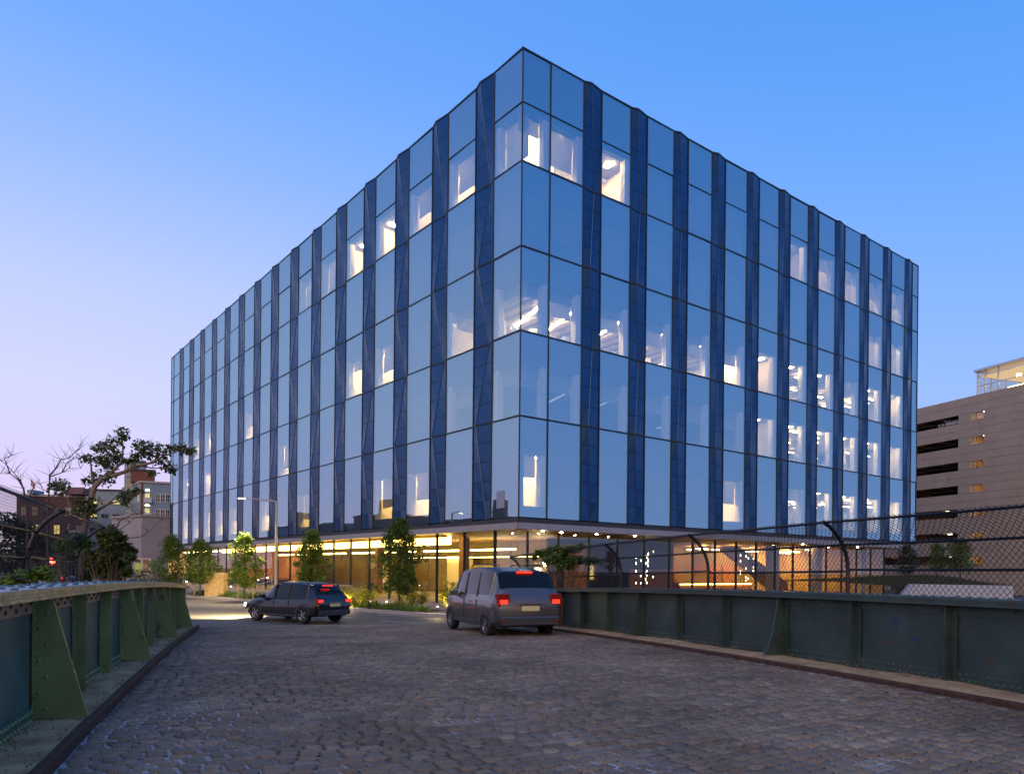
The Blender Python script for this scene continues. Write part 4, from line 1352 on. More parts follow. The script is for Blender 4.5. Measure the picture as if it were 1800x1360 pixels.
def bare_tree(label, paths, Y, seed):
    rnd = random.Random(seed)
    t = thing('bare_tree', label, 'tree', (px(paths[0][0][0], Y), Y, -.7), 'bare branched trees behind the left fence')
    br = MB()
    def P(x, y, d): return (px(x, Y + d), Y + d, pz(y, Y + d, x))
    for k, pts in enumerate(paths):
        n = len(pts); r0 = .045 if k == 0 else .022
        d0 = 0 if k == 0 else rnd.uniform(-.4, .4)
        br.tube([P(x, y, d0 * i / n) for i, (x, y) in enumerate(pts)], [max(.005, r0 * (1 - i / n)) for i in range(n)], 5)
        for i in range(1, n):
            for _ in range(3):
                x, y = pts[i]; 
                x2, y2 = x + rnd.uniform(-26, 26), y - rnd.uniform(4, 26)
                br.tube([P(x, y, d0 * i / n), P((x + x2) / 2 + rnd.uniform(-3, 3), (y + y2) / 2, d0), P(x2, y2, d0 * 1.5)], [.009, .006, .003], 4)
    br.build('trunk', 'bark', t, smooth=True)
bare_tree('bare thin branches rising left of the leaning tree', [[(84, 1010), (83, 940), (84, 880), (86, 835), (95, 825), (105, 808), (118, 805), (130, 795), (138, 785)], [(86, 838), (108, 830), (120, 823), (140, 823)], [(84, 880), (95, 868), (102, 860)], [(108, 830), (115, 815), (128, 806), (142, 805)]], 24, 51)
bare_tree('bare thin tree at the left edge of the picture', [[(48, 1000), (47, 900), (40, 858), (30, 842), (16, 832), (0, 832)], [(40, 858), (35, 845), (22, 830), (8, 815), (2, 810)], [(47, 880), (60, 850), (68, 850), (76, 862)], [(16, 832), (6, 806), (18, 800)]], 24, 52)
bare_tree('bare leaning twigs in front of the grey concrete block', [[(205, 1000), (203, 930), (210, 915), (230, 905), (250, 903)], [(228, 945), (245, 944), (260, 935), (282, 915)], [(203, 935), (228, 918), (240, 905)]], 30, 53)

# ivy clad bushes behind the left fence, vine on the right fence
def bush_mass(name, label, blobs, Y, leaf, seed, size=.12, dens=5.0, cat='bush'):
    rnd = random.Random(seed)
    x0 = sum(b[0] for b in blobs) / len(blobs)
    t = thing(name, label, cat, (px(x0, Y), Y, -.7))
    lv = MB(); st = MB()
    for (x, y, r) in blobs:
        d = rnd.uniform(-.8, .8)
        c = (px(x, Y + d), Y + d, pz(y, Y + d, x)); rr = r * Y / 1311
        leaves(lv, rnd, c, rr, int(60 + r * r * dens * .12), size, .85, .3)
        st.tube([(px(x0, Y), Y, -.7), ((px(x0, Y) + c[0]) / 2, Y, c[2] * .5), c], [.03, .02, .006], 4)
    st.build('stem', 'bark', t, kind='stuff'); lv.build('foliage', leaf, t, recalc=False)
bush_mass('ivy_bush', 'olive green ivy bush bulging over the second fence post on the left', [(200, 938, 14), (212, 948, 12), (224, 962, 11), (190, 952, 16), (178, 938, 9), (205, 968, 15), (228, 978, 9), (216, 990, 13), (190, 985, 18), (200, 1005, 18), (172, 1000, 14), (222, 1003, 11), (165, 975, 11), (150, 958, 8), (183, 968, 10), (234, 968, 6), (196, 928, 6), (158, 990, 10)], 21, 'leaf_tree', 61, .11, 13)
bush_mass('ivy_bush', 'loose ivy hanging on the left fence between its two posts', [(104, 958, 13), (118, 955, 18), (135, 955, 16), (125, 972, 14), (140, 945, 12), (150, 952, 12)], 17.5, 'leaf_green', 62, .10, 9)
bush_mass('bush', 'low grassy bush along the girder cap at the far left', [(10, 1022, 12), (25, 1018, 13), (42, 1012, 13), (58, 1010, 12), (72, 1005, 13), (85, 1010, 9)], 13.5, 'leaf_bright', 63, .10, 10)
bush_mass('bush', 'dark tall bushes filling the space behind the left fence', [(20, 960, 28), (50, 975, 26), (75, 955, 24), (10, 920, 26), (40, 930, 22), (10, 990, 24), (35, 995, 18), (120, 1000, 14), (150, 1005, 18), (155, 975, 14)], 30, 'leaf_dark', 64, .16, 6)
bush_mass('climbing_vine', 'leafy green vine covering the far end of the right fence', [(955, 972, 9), (968, 968, 10), (980, 966, 11), (992, 966, 11), (1005, 964, 9), (1015, 962, 8), (1022, 959, 6), (975, 980, 11), (990, 982, 12), (1005, 984, 9), (1020, 983, 8), (1035, 984, 8), (1047, 984, 7), (985, 992, 10), (1000, 994, 8), (962, 984, 7), (945, 970, 5), (940, 978, 4)], 24, 'leaf_green', 65, .10, 14, 'vine')

# ------------------------------------------------------------------ street furniture
def street_lamp():
    x, y = px(485, 46.5), 46.5
    t = thing('street_lamp', 'tall grey street lamp with a lit arm in front of the lobby', 'street lamp', (x, y, zp))
    zt = pz(882, y, 485)
    MB().tube([(x, y, zp), (x, y, zp + .6), (x, y, zt)], [.11, .095, .06], 10).build('pole', 'pole_metal', t, angle=40)
    MB().lathe((x, y, zp), [(.17, 0), (.17, .08), (.12, .14)], 10).build('base', 'pole_metal', t)
    xe = px(430, 46.5); ze = pz(875, 46.5, 430)
    MB().tube([(x, y, zt - .02), (x - .15, y, zt + .06), ((x + xe) / 2, y, (zt + ze) / 2 + .03), (xe, y, ze)], [.045, .045, .035, .03], 8).build('arm', 'pole_metal', t, angle=40)
    hd = MB().add([(xe + .15, y - .1, ze - .03), (xe + .15, y + .1, ze - .03), (xe - .45, y + .1, ze + .0), (xe - .45, y - .1, ze + .0), (xe + .15, y - .08, ze + .06), (xe + .15, y + .08, ze + .06), (xe - .45, y + .06, ze + .05), (xe - .45, y - .06, ze + .05)],
                  [(0, 1, 2, 3), (4, 5, 6, 7), (0, 1, 5, 4), (1, 2, 6, 5), (2, 3, 7, 6), (3, 0, 4, 7)]).build('lamp_head', 'pole_metal', t)
    MB().box(xe - .42, xe + .0, y - .08, y + .08, ze - .05, ze - .032).build('lamp_lens', 'street_led', hd)
    ld = bpy.data.lights.new('street_lamp_light', 'SPOT'); ld.energy = 4000; ld.color = (1, .78, .45); ld.spot_size = R(120); ld.spot_blend = .6; ld.shadow_soft_size = .15
    lo = bpy.data.objects.new('street_lamp_light', ld); COL.objects.link(lo); lo.parent = t
    lo.location = (xe - .2 - x, 0, ze - .1 - zp)
street_lamp()
def poster_stands():
    for k, (xa, xb, mt, lab) in enumerate(((236, 249, 'sign_green', 'freestanding poster panel with a green sheet by the pavement'), (250, 264, 'sign_brown', 'freestanding poster panel with brown and cream artwork by the pavement'))):
        Y = 58
        x0, x1 = px(xa, Y), px(xb, Y); z1 = pz(981, Y, 245); z0 = pz(1010, Y, 245)
        t = thing('poster_stand', lab, 'sign', ((x0 + x1) / 2, Y, zp), 'poster stands by the pavement')
        f = MB()
        for xx in (x0, x1 - .05): f.box(xx, xx + .05, Y - .05, Y + .05, zp, z1)
        f.box(x0, x1, Y - .045, Y + .045, z1 - .05, z1 + .01); f.box(x0 + .05, x1 - .05, Y - .045, Y + .045, z0 - .04, z0)
        f.build('frame', 'pole_metal', t)
        sh = MB().box(x0 + .06, x1 - .06, Y - .02, Y + .02, z0 + .01, z1 - .08)
        so = sh.build('sheet', 'recess' if k == 0 else mt, t)
        if k == 0:
            MB().box(x0 + .07, x1 - .07, Y - .026, Y - .021, z0 + .2, z1 - .33).build('print', 'sign_green', so)
            MB().box(x0 + .07, x1 - .07, Y - .026, Y - .021, z0 + .03, z0 + .19).build('print', 'white_paint', so)
        else:
            for q in range(5):
                xx = x0 + .09 + q * .08
                MB().tube([(xx, Y - .025, z0 + .5), (xx + .03, Y - .025, z0 + .62), (xx - .01, Y - .025, z0 + .78), (xx + .03, Y - .025, z0 + .95)], .018, 4).build('print', 'sign_cream', so)
            MB().box(x0 + .08, x1 - .08, Y - .026, Y - .021, z0 + .03, z0 + .17).build('print', 'white_paint', so)
            MB().box(x0 + .12, x1 - .12, Y - .026, Y - .021, z0 + .38, z0 + .42).build('print', 'sign_cream', so)
poster_stands()
def steps_and_rails():
    # broad outdoor steps with lit nosings and handrails with small lamps
    st = thing('outdoor_steps', 'broad outdoor steps with golden lit treads beside the lobby', 'steps', (px(515, 50), 50, zp))
    x, y = px(492, 51), 51.0
    for k in range(6):
        a0 = MB(); o = Vector((x, y)) + UR * (k * .42)
        d = UL * -4.2
        vs = []
        for z in (zp - .02, zp + .14 * (k + 1)):
            for p in (o, o + d, o + d + UR * 1.3, o + UR * 1.3):
                vs.append((p.x, p.y, z))
        a0.add(vs, [(0, 1, 2, 3), (4, 5, 6, 7), (0, 1, 5, 4), (1, 2, 6, 5), (2, 3, 7, 6), (3, 0, 4, 7)])
        a0.build('step', 'pavement', st)
        e = MB(); zt_ = zp + .14 * (k + 1); q = NL * .012
        e.add([(o.x + q.x, o.y + q.y, zt_ - .05), (o.x + d.x + q.x, o.y + d.y + q.y, zt_ - .05), (o.x + d.x + q.x, o.y + d.y + q.y, zt_ - .015), (o.x + q.x, o.y + q.y, zt_ - .015)], [(0, 1, 2, 3)])
        e.build('step_light', 'cove_light', st, recalc=False)
    for lab, x0, x1, Y, ya, yb in (('metal handrail with small lamps beyond the girder end', 322, 372, 55, 1019, 1034), ('metal handrail with small lamps beside the tan pylon', 398, 470, 52, 1031, 1012)):
        h = thing('handrail', lab, 'handrail', (px(x0, Y), Y, zp), 'handrails with small lamps')
        a_ = Vector((px(x0, Y), Y, pz(ya, Y, x0))); b_ = Vector((px(x1, Y), Y + 1, pz(yb, Y, x1)))
        MB().tube([a_, b_], .025, 6).build('rail', 'pole_metal', h)
        MB().tube([a_ - Vector((0, 0, .35)), b_ - Vector((0, 0, .35))], .02, 6).build('rail', 'pole_metal', h)
        for k in range(6):
            p = a_.lerp(b_, k / 5)
            MB().tube([(p.x, p.y, zp), (p.x, p.y, p.z)], .02, 5).build('post', 'pole_metal', h)
            if k < 5:
                q = a_.lerp(b_, (k + .5) / 5)
                MB().lathe((q.x, q.y, q.z - .06), [(.01, -.03), (.045, -.01), (.045, .02), (.01, .03)], 6).build('rail_lamp', 'bead_light', h)
    py_ = thing('timber_pylon', 'tan timber clad pylon between the handrails', 'pylon', (px(378, 50), 50, zp))
    for k in range(6):
        xx = px(362, 50) + k * .21
        MB().bbox(xx, xx + .20, 49.8, 50.6, zp, pz(1006, 50, 378) - (.0 if k % 2 else .004), .006).build('board', 'wood_tan', py_)
    bn = thing('bench', 'small wooden bench by the trimmed hedge in front of the lobby', 'bench', (px(660, 36.5), 36.5, zp))
    xb = px(655, 36.5)
    for k in range(3): MB().bbox(xb - .25, xb + .35, 36.35 + k * .13, 36.46 + k * .13, zp + .40, zp + .45, .008).build('slat', 'wood_tan', bn)
    for dx in (-.15, .25): MB().box(xb + dx - .03, xb + dx + .03, 36.4, 36.7, zp, zp + .40).build('leg', 'mullion', bn)
steps_and_rails()
def garden_lamps():  # unseen lamps added to brighten the planting, inferred from its glow
    for k, (x, Y, lab) in enumerate(((612, 37.9, 'low garden lamp in front of the big yellow shrub'), (680, 38.3, 'low garden lamp between the yellow shrubs'), (770, 33.9, 'low garden lamp beside the corner shrubs'), (455, 45.0, 'low garden lamp left of the street lamp post'))):
        xx = px(x, Y)
        t = thing('garden_lamp', lab, 'garden lamp', (xx, Y, zp), 'low garden lamps in the planting')
        MB().tube([(xx, Y, zp - .05), (xx, Y, zp + .30)], .022, 6).build('stake', 'mullion', t)
        hd_ = MB().lathe((xx, Y, zp + .30), [(.03, 0), (.06, .03), (.06, .05), (.01, .07)], 8).build('hood', 'mullion', t)
        MB().lathe((xx, Y, zp + .27), [(.035, 0), (.035, .028)], 8).build('bulb', 'bead_light', hd_)
        ld = bpy.data.lights.new('garden_lamp_light', 'POINT'); ld.energy = 55; ld.color = (1, .74, .32); ld.shadow_soft_size = .06
        lo = bpy.data.objects.new('garden_lamp_light', ld); COL.objects.link(lo); lo.parent = t
        lo.location = (0, -.14, .42)
garden_lamps()
def traffic_signal():
    Y = 27
    x, z = px(95, Y), pz(985, Y, 95)
    t = thing('traffic_signal', 'traffic signal showing red behind the left fence', 'traffic light', (x + .4, Y, -.7))
    MB().tube([(x + .4, Y, -.7), (x + .4, Y, z + .9)], .06, 8).build('pole', 'fence_black', t)
    hs = MB().bbox(x - .16, x + .16, Y - .1, Y + .14, z - .75, z + .2, .02).build('housing', 'fence_black', t)
    MB().box(x + .16, x + .4, Y - .02, Y + .02, z - .02, z + .02).build('bracket', 'fence_black', t)
    for k, mt in enumerate(('red_signal', 'recess', 'recess')):
        l_ = MB(); c = Vector((x, Y - .1, z - k * .27))
        l_.dome(c, (0, -1, 0), .11, .03, 10, 0); l_.build('lens', mt, hs)
        v = MB()
        for i in range(8):
            an = R(10 + i * 160 / 7)
            p = (c.x + math.cos(an) * .12, c.z + math.sin(an) * .12)
            v.v += [(p[0], Y - .10, p[1]), (p[0], Y - .26, p[1])]
        v.f = [(i * 2, i * 2 + 1, i * 2 + 3, i * 2 + 2) for i in range(7)]; v.m = [0] * 7
        v.build('visor', 'fence_black', hs, recalc=False)
traffic_signal()

# ------------------------------------------------------------------ vehicles
def car(label, loc, heading, L=4.5, Wd=1.82, H=1.68, paint='car_dark', van=False, group=None, headlights=False):
    """lofted car body; local x forward, y left"""
    t = thing('car' if not van else 'minivan', label, 'car' if not van else 'van', loc, group, heading)
    hw = Wd / 2
    # stations along the length: x, half width, sill z, belt z, roof z, cabin half width at roof
    if van:
        st = [(-.50, .90, .42, .86, .88, .0), (-.485, .97, .34, 1.02, 1.05, .0), (-.46, 1, .30, 1.06, 1.25, .84), (-.40, 1, .28, 1.07, 1.66, .80), (-.25, 1, .26, 1.06, 1.76, .80), (0, 1, .24, 1.04, 1.77, .80), (.14, 1, .24, 1.02, 1.72, .79), (.24, 1, .25, 1.0, 1.50, .80), (.33, 1, .26, .98, 1.12, .84), (.36, .99, .27, .96, .99, .86), (.44, .94, .30, .84, .86, .8), (.485, .84, .34, .70, .72, .7), (.50, .70, .42, .58, .6, .6)]
    else:
        st = [(-.50, .88, .44, .84, .86, .0), (-.485, .96, .36, .98, 1.0, .0), (-.455, 1, .30, 1.02, 1.18, .82), (-.37, 1, .28, 1.02, 1.56, .77), (-.22, 1, .26, 1.0, 1.66, .76), (-.02, 1, .24, .98, 1.67, .76), (.08, 1, .24, .96, 1.58, .76), (.19, 1, .25, .95, 1.20, .80), (.24, 1, .26, .94, .98, .86), (.36, .98, .28, .88, .91, .84), (.45, .93, .31, .78, .80, .8), (.488, .83, .36, .66, .68, .7), (.50, .72, .44, .56, .58, .6)]
    sc = H / (1.77 if van else 1.67)
    rings = []
    for x, w, sill, belt, roof, cw in st:
        X = x * L; w_ = w * hw
        cwid = (cw or .9) * w_
        rings.append([(X, w_ * .86, sill * sc), (X, w_ * .985, (sill + .12) * sc), (X, w_, (sill + belt) / 2 * sc), (X, w_ * .975, (belt - .06) * sc), (X, w_ * .94, belt * sc),
                      (X, (w_ * .94 + cwid) / 2 if roof - belt > .2 else w_ * .9, (belt + (roof - belt) * .52) * sc), (X, cwid, (roof - .05 * min(1, (roof - belt) * 3)) * sc), (X, cwid * .72, roof * sc), (X, 0, (roof + .012) * sc)])
    m = MB(); nR = len(rings[0])
    for r in rings:
        m.v += r + [(a_, -b_, c_) for a_, b_, c_ in r[:-1][::-1]]
    K = 2 * nR - 1
    def addf(f, mi=0): m.f.append(f); m.m.append(mi)
    ns_ = len(rings)
    for i in range(ns_ - 1):
        tall = st[i][4] - st[i][3] > .25 or st[i + 1][4] - st[i + 1][3] > .25
        both = st[i][4] - st[i][3] > .4 and st[i + 1][4] - st[i + 1][3] > .4
        for j in range(K - 1):
            jj = j if j < nR - 1 else K - 2 - j
            mi = 0
            if jj in (4, 5) and both: mi = 1                      # side windows
            if jj in (6, 7) and tall and not both: mi = 1         # windscreen and tailgate glass
            if jj in (4, 5) and tall and not both: mi = 0
            addf((i * K + j, i * K + j + 1, (i + 1) * K + j + 1, (i + 1) * K + j), mi)
        addf((i * K + K - 1, i * K, (i + 1) * K, (i + 1) * K + K - 1), 2)
    addf(tuple(range(K))); addf(tuple(range((ns_ - 1) * K, ns_ * K)))
    body = m.build('body', [paint, 'car_glass', 'recess'], t, local=True, angle=38)
    # pillars between the side windows
    for sgn in (-1, 1):
        for xx in ((-.36, -.12, .06) if not van else (-.38, -.16, .05)):
            X = xx * L
            MB().tube([(X, sgn * hw * .945, 1.0 * sc), (X - .02, sgn * hw * .80, (1.55 if not van else 1.62) * sc)], .045, 5).build('pillar', paint if xx < -.3 else 'recess', t, local=True)
        MB().bbox(.16 * L, .21 * L, sgn * hw * 1.0 - .02 if sgn > 0 else -hw - .18, sgn * hw + .18 if sgn > 0 else -hw + .02, .98 * sc, 1.13 * sc, .02).build('mirror', paint, t, local=True)
        MB().box(-.10 * L, -.04 * L, sgn * hw * .99 - .012, sgn * hw * .99 + .012, .86 * sc, .89 * sc).build('door_handle', 'chrome', t, local=True)
        # lights: tall tail lamp at the rear corner, head lamp at the front
        tl = MB()
        y0, y1 = (hw * .62, hw * .965) if sgn > 0 else (-hw * .965, -hw * .62)
        tl.bbox(-.494 * L - .02, -.455 * L, y0, y1, .80 * sc, (1.0 if not van else 1.12) * sc, .015)
        tlo = tl.build('tail_lamp', 'lamp_red_plastic', t, local=True)
        ym = (y0 + y1) / 2
        MB().bbox(-.494 * L - .032, -.494 * L - .018, ym - .11, ym + .11, .88 * sc, .97 * sc, .003).build('tail_bulb', 'red_lamp', tlo, local=True)
        MB().box(-.50 * L - .058, -.50 * L - .046, ym - .07, ym + .07, .43 * sc, .46 * sc).build('reflector', 'lamp_red_plastic', t, local=True)
        for xs in ((-.14, .055) if not van else (-.17, .045)):
            MB().box(xs * L - .006, xs * L + .006, sgn * hw * 1.0 - .012, sgn * hw * 1.0 + .003, .40 * sc, .93 * sc).build('door_seam', 'recess', t, local=True)
        MB().box(-.34 * L, .17 * L, sgn * hw * .957 - .01, sgn * hw * .957 + .012, .985 * sc, 1.0 * sc).build('window_trim', 'chrome' if van else 'recess', t, local=True)
        MB().box(-.30 * L, .28 * L, sgn * hw * .985 - .02, sgn * hw * .985 + .012, .29 * sc, .36 * sc).build('sill_trim', 'recess', t, local=True)
        if van:
            MB().tube([(-.36 * L, sgn * hw * .66, 1.77 * sc), (-.34 * L, sgn * hw * .66, 1.83 * sc), (.06 * L, sgn * hw * .66, 1.83 * sc), (.09 * L, sgn * hw * .66, 1.77 * sc)], .018, 6).build('roof_rail', 'recess', t, local=True)
        for xx in (-.315, .30):
            ar = MB(); cx_ = xx * L
            for k in range(13):
                an = math.pi * (k / 12) 
                for rr in (.345, .41):
                    for oy in (hw * .93, hw * 1.006):
                        ar.v.append((cx_ + rr * math.cos(an), sgn * oy, .335 + rr * math.sin(an)))
            for k in range(12):
                b_ = k * 4
                for q in ((0, 1, 5, 4), (1, 3, 7, 5), (3, 2, 6, 7), (2, 0, 4, 6)):
                    ar.f.append(tuple(b_ + i_ for i_ in q)); ar.m.append(0)
            ar.build('wheel_arch', 'recess', t, local=True)
        hl = MB(); y0, y1 = (hw * .50, hw * .84) if sgn > 0 else (-hw * .84, -hw * .50)
        hl.bbox(.455 * L, .488 * L + .01, y0, y1, .60 * sc, .74 * sc, .012)
        hl.build('head_lamp', 'head_lamp' if headlights else 'white_paint', t, local=True)
        if headlights:
            ld = bpy.data.lights.new('head_lamp_light', 'SPOT'); ld.energy = 9000; ld.color = (1, .76, .36); ld.spot_size = R(84); ld.spot_blend = .8; ld.shadow_soft_size = .06
            lo = bpy.data.objects.new('head_lamp_light', ld); COL.objects.link(lo); lo.parent = t
            lo.location = (.51 * L, sgn * hw * .66, .68 * sc)
            lo.rotation_euler = Vector((-1, 0, .13)).to_track_quat('Z', 'Y').to_euler()
        for xx in (-.315, .30):
            w = MB()
            cx, r, yy = xx * L, .335, sgn * (hw - .10)
            seg = 20; pr = [(r * .62, -.10), (r * .94, -.105), (r, -.06), (r, .06), (r * .94, .105), (r * .62, .10)]
            for rr, oy in pr:
                for k in range(seg):
                    an = 2 * math.pi * k / seg
                    w.v.append((cx + rr * math.cos(an), yy + oy, r + rr * math.sin(an)))
            for i in range(5):
                for k in range(seg):
                    k2 = (k + 1) % seg
                    w.f.append((i * seg + k, i * seg + k2, (i + 1) * seg + k2, (i + 1) * seg + k)); w.m.append(0)
            wo = w.build('wheel', 'tyre', t, local=True, angle=40)
            rm = MB()
            yo = yy + sgn * .085
            for rr, oy in ((r * .64, 0), (r * .58, -.02 * sgn)):
                for k in range(seg):
                    an = 2 * math.pi * k / seg
                    rm.v.append((cx + rr * math.cos(an), yo + oy, r + rr * math.sin(an)))
            for k in range(seg):
                k2 = (k + 1) % seg
                rm.f.append((k, k2, seg + k2, seg + k)); rm.m.append(0)
            rm.f.append(tuple(range(seg, 2 * seg))); rm.m.append(1)
            for k in range(5):
                an = 2 * math.pi * k / 5
                d_ = Vector((math.cos(an), 0, math.sin(an))); p_ = Vector((-math.sin(an), 0, math.cos(an))) * .035
                c0 = Vector((cx, yo + .012 * sgn, r))
                o = len(rm.v)
                rm.v += [tuple(c0 - p_), tuple(c0 + p_), tuple(c0 + d_ * r * .6 + p_ * .7), tuple(c0 + d_ * r * .6 - p_ * .7)]
                rm.f.append((o, o + 1, o + 2, o + 3)); rm.m.append(0)
            ro = rm.build('rim', ['rim', 'recess'], wo, recalc=False, local=True)
    MB().bbox(-.50 * L - .05, -.485 * L, -hw * .86, hw * .86, .36 * sc, .56 * sc, .03).build('bumper', 'recess' if not van else paint, t, local=True)
    MB().box(-.50 * L - .036, -.50 * L - .012, -.26, .26, .70 * sc, .82 * sc).build('number_plate', 'plate', t, local=True)
    MB().box(-.42 * L, -.40 * L, -.22, .22, (1.62 if van else 1.52) * sc, (1.655 if van else 1.55) * sc).build('brake_lamp', 'red_lamp', t, local=True)
    MB().box(-.44 * L - .08, -.44 * L - .05, -.02, .30, 1.14 * sc, 1.16 * sc).build('rear_wiper', 'recess', t, local=True)
    MB().box(-.50 * L - .03, -.50 * L - .008, -.32, .32, .84 * sc, .875 * sc).build('tailgate_trim', 'chrome', t, local=True)
    MB().box(.494 * L, .503 * L, -hw * .42, hw * .42, .42 * sc, .58 * sc).build('grille', 'recess', t, local=True)
    return t
def road_z(x, y):
    n = Vector((x, y)).dot(BN); s = Vector((x, y)).dot(BU)
    return drop(s) + .002 if s < 28.4 else -.52
hd = math.atan2(.54, -.84)
car('dark wagon with lit headlamps crossing the junction in front of the lobby', (-8.7, 30.0, -.52), hd, 4.45, 1.8, 1.60, 'car_dark', headlights=True)
hv = math.atan2(math.cos(R(23)), -math.sin(R(23)))
car('grey minivan with red tail lamps leaving the cobbled bridge', (-.45, 22.4, road_z(-.45, 22.4) - .015), hv, 4.9, 1.95, 1.95, 'car_grey', van=True)
car('dark car with red tail lamps behind the left fence', (px(118, 46) - .3, 47.5, -.74), R(100), 4.4, 1.8, 1.7, 'car_dark')

# ------------------------------------------------------------------ buildings around
def block(name, label, corner, ua, la, ub, lb, z0, z1, wall, faces, cat='building', roof='roof_dark', cornice=None, group=None):
    """block with a convex corner: face a runs along ua, face b along ub; faces = list of (which, cols, rows, w, h, zstart, zstep, t0, frame, panefn)"""
    t = thing(name, label, cat, (corner[0], corner[1], z0), group)
    ua = Vector(ua).normalized(); ub = Vector(ub).normalized(); c = Vector(corner)
    q = [c, c + ua * la, c + ua * la + ub * lb, c + ub * lb]
    m = MB(); m.add([(p.x, p.y, z0) for p in q] + [(p.x, p.y, z1) for p in q], [(0, 1, 2, 3), (4, 5, 6, 7)] + [(i, (i + 1) % 4, 4 + (i + 1) % 4, 4 + i) for i in range(4)])
    m.build('wall', wall, t)
    r = MB(); cen = (q[0] + q[2]) / 2
    e = [p + (p - cen).normalized() * .25 for p in q]
    r.add([(p.x, p.y, z1 + .003) for p in e] + [(p.x, p.y, z1 + .35) for p in e], [(0, 1, 2, 3), (4, 5, 6, 7)] + [(i, (i + 1) % 4, 4 + (i + 1) % 4, 4 + i) for i in range(4)])
    r.build('cornice' if cornice else 'roof', cornice or roof, t)
    for (wh, cols, rows, w, h, zs, zstep, t0, tstep, fr, litset) in faces:
        u = ua if wh == 'a' else ub; o = ub if wh == 'a' else ua
        nv = -(o - u * o.dot(u)).normalized()
        me_f = me_p = None
        for i in range(cols):
            for k in range(rows):
                p = c + u * (t0 + i * tstep); z = zs + k * zstep
                def fn(a_, b_, zz): return (p.x + u.x * a_ + nv.x * b_, p.y + u.y * a_ + nv.y * b_, z + zz)
                f = MB(fn); th = .10
                f.box(-th, 0, -.05, .06, -th, h + th); f.box(w, w + th, -.05, .06, -th, h + th)
                f.box(0, w, -.05, .06, h, h + th); f.box(0, w, -.05, .10, -th, 0); f.box(w / 2 - .03, w / 2 + .03, -.03, .04, 0, h); f.box(0, w, -.03, .035, h * .48, h * .52)
                fo = f.build('window', fr, t)
                MB(fn).box(0, w, -.02, .012, 0, h).build('window_pane', 'yellow_window' if (i, k) in litset else 'window_dark', fo)
    return t
# grey concrete block behind the far left corner of the office building
block('concrete_block', 'plain grey windowless block at the far left end of the glass building', (px(248, 108), 108), (.793, .609), 14, (-.80, .60), 9, -.7, pz(908, 108, 270), 'grey_render', [], roof='grey_render')
# brick and blue apartment tower behind it
bz = pz(848, 135, 260)
ap = block('apartment_building', 'blue rendered apartment block with brick strips and lit balconies, far left', (px(246, 135), 135), (.90, .43), 11, (-.62, .79), 16, -.7, bz, 'blue_render',
      [('a', 5, 4, .62, 1.35, bz - 11.6, 2.75, 2.5, .82, 'window_frame', {(3, 3), (2, 1), (3, 1)}), ('a', 1, 4, .7, 1.4, bz - 11.6, 2.75, .75, 2.4, 'window_frame', {(0, 1), (0, 2), (0, 3)}), ('b', 2, 4, .7, 1.6, bz - 11.6, 2.75, 1.4, 3.2, 'window_frame', {(0, 3)})], cornice='trim_stone')
def apfn(a_, b_, z):
    u = Vector((.90, .43)).normalized(); o = Vector((-.62, .79)).normalized(); nv = -(o - u * o.dot(u)).normalized()
    p = Vector((px(246, 135), 135)); return (p.x + u.x * a_ + nv.x * b_, p.y + u.y * a_ + nv.y * b_, z)
for k in range(4):
    z = bz - 11.9 + k * 2.75
    MB(apfn).box(.5, 1.8, .01, .6, z, z + .12).build('balcony', 'blue_render', ap)
    MB(apfn).box(.5, 1.8, .56, .6, z + .121, z + .9).build('balcony_railing', 'window_frame', ap)
    MB(apfn).box(.8, 1.4, .015, .07, z + 2.3, z + 2.4).build('balcony_lamp', 'balcony_glow', ap)
MB(apfn).box(8.6, 10.9, -4, -1.2, bz + .36, bz + 1.9).build('chimney', 'brick_red', ap)
MB(apfn).box(6.6, 8.4, -4, -1.5, bz + .36, bz + 1.1).build('roof_plant', 'brick_brown', ap)
for (a0, a1) in ((0.05, .42), (1.95, 2.2)):
    MB(apfn).box(a0, a1, .005, .03, -.6, bz - .05).build('brick_strip', 'brick_red' if a0 < 1 else 'blue_render', ap)
tz = pz(812, 139, 230)
tw = block('stair_tower', 'blue stair tower with a flat cap rising beside the apartment block', (px(217, 139), 139), (.97, .2), 3.6, (-.4, .9), 5, -.7, tz, 'blue_render', [('a', 1, 5, .8, 2.0, tz - 14, 2.9, .4, 2, 'window_frame', set())])
block('penthouse', 'brick penthouse storey joining the stair tower and apartment block', (px(228, 137.5), 137.5), (.95, .3), 4.0, (-.4, .9), 3, bz + .4, pz(827, 137.5, 240), 'brick_red', [])
# long pale blue parking block, further left
gz = pz(862, 150, 190)
block('parking_block', 'pale blue parking block with ribbon openings behind the leaning tree', (px(152, 150), 150), (.98, .2), 9, (-.3, .95), 10, -.7, gz, 'blue_render',
      [('a', 4, 4, 1.2, .7, gz - 11, 2.8, .6, 2.1, 'blue_render', {(0, 3), (2, 3), (3, 2), (0, 2), (3, 1)})])
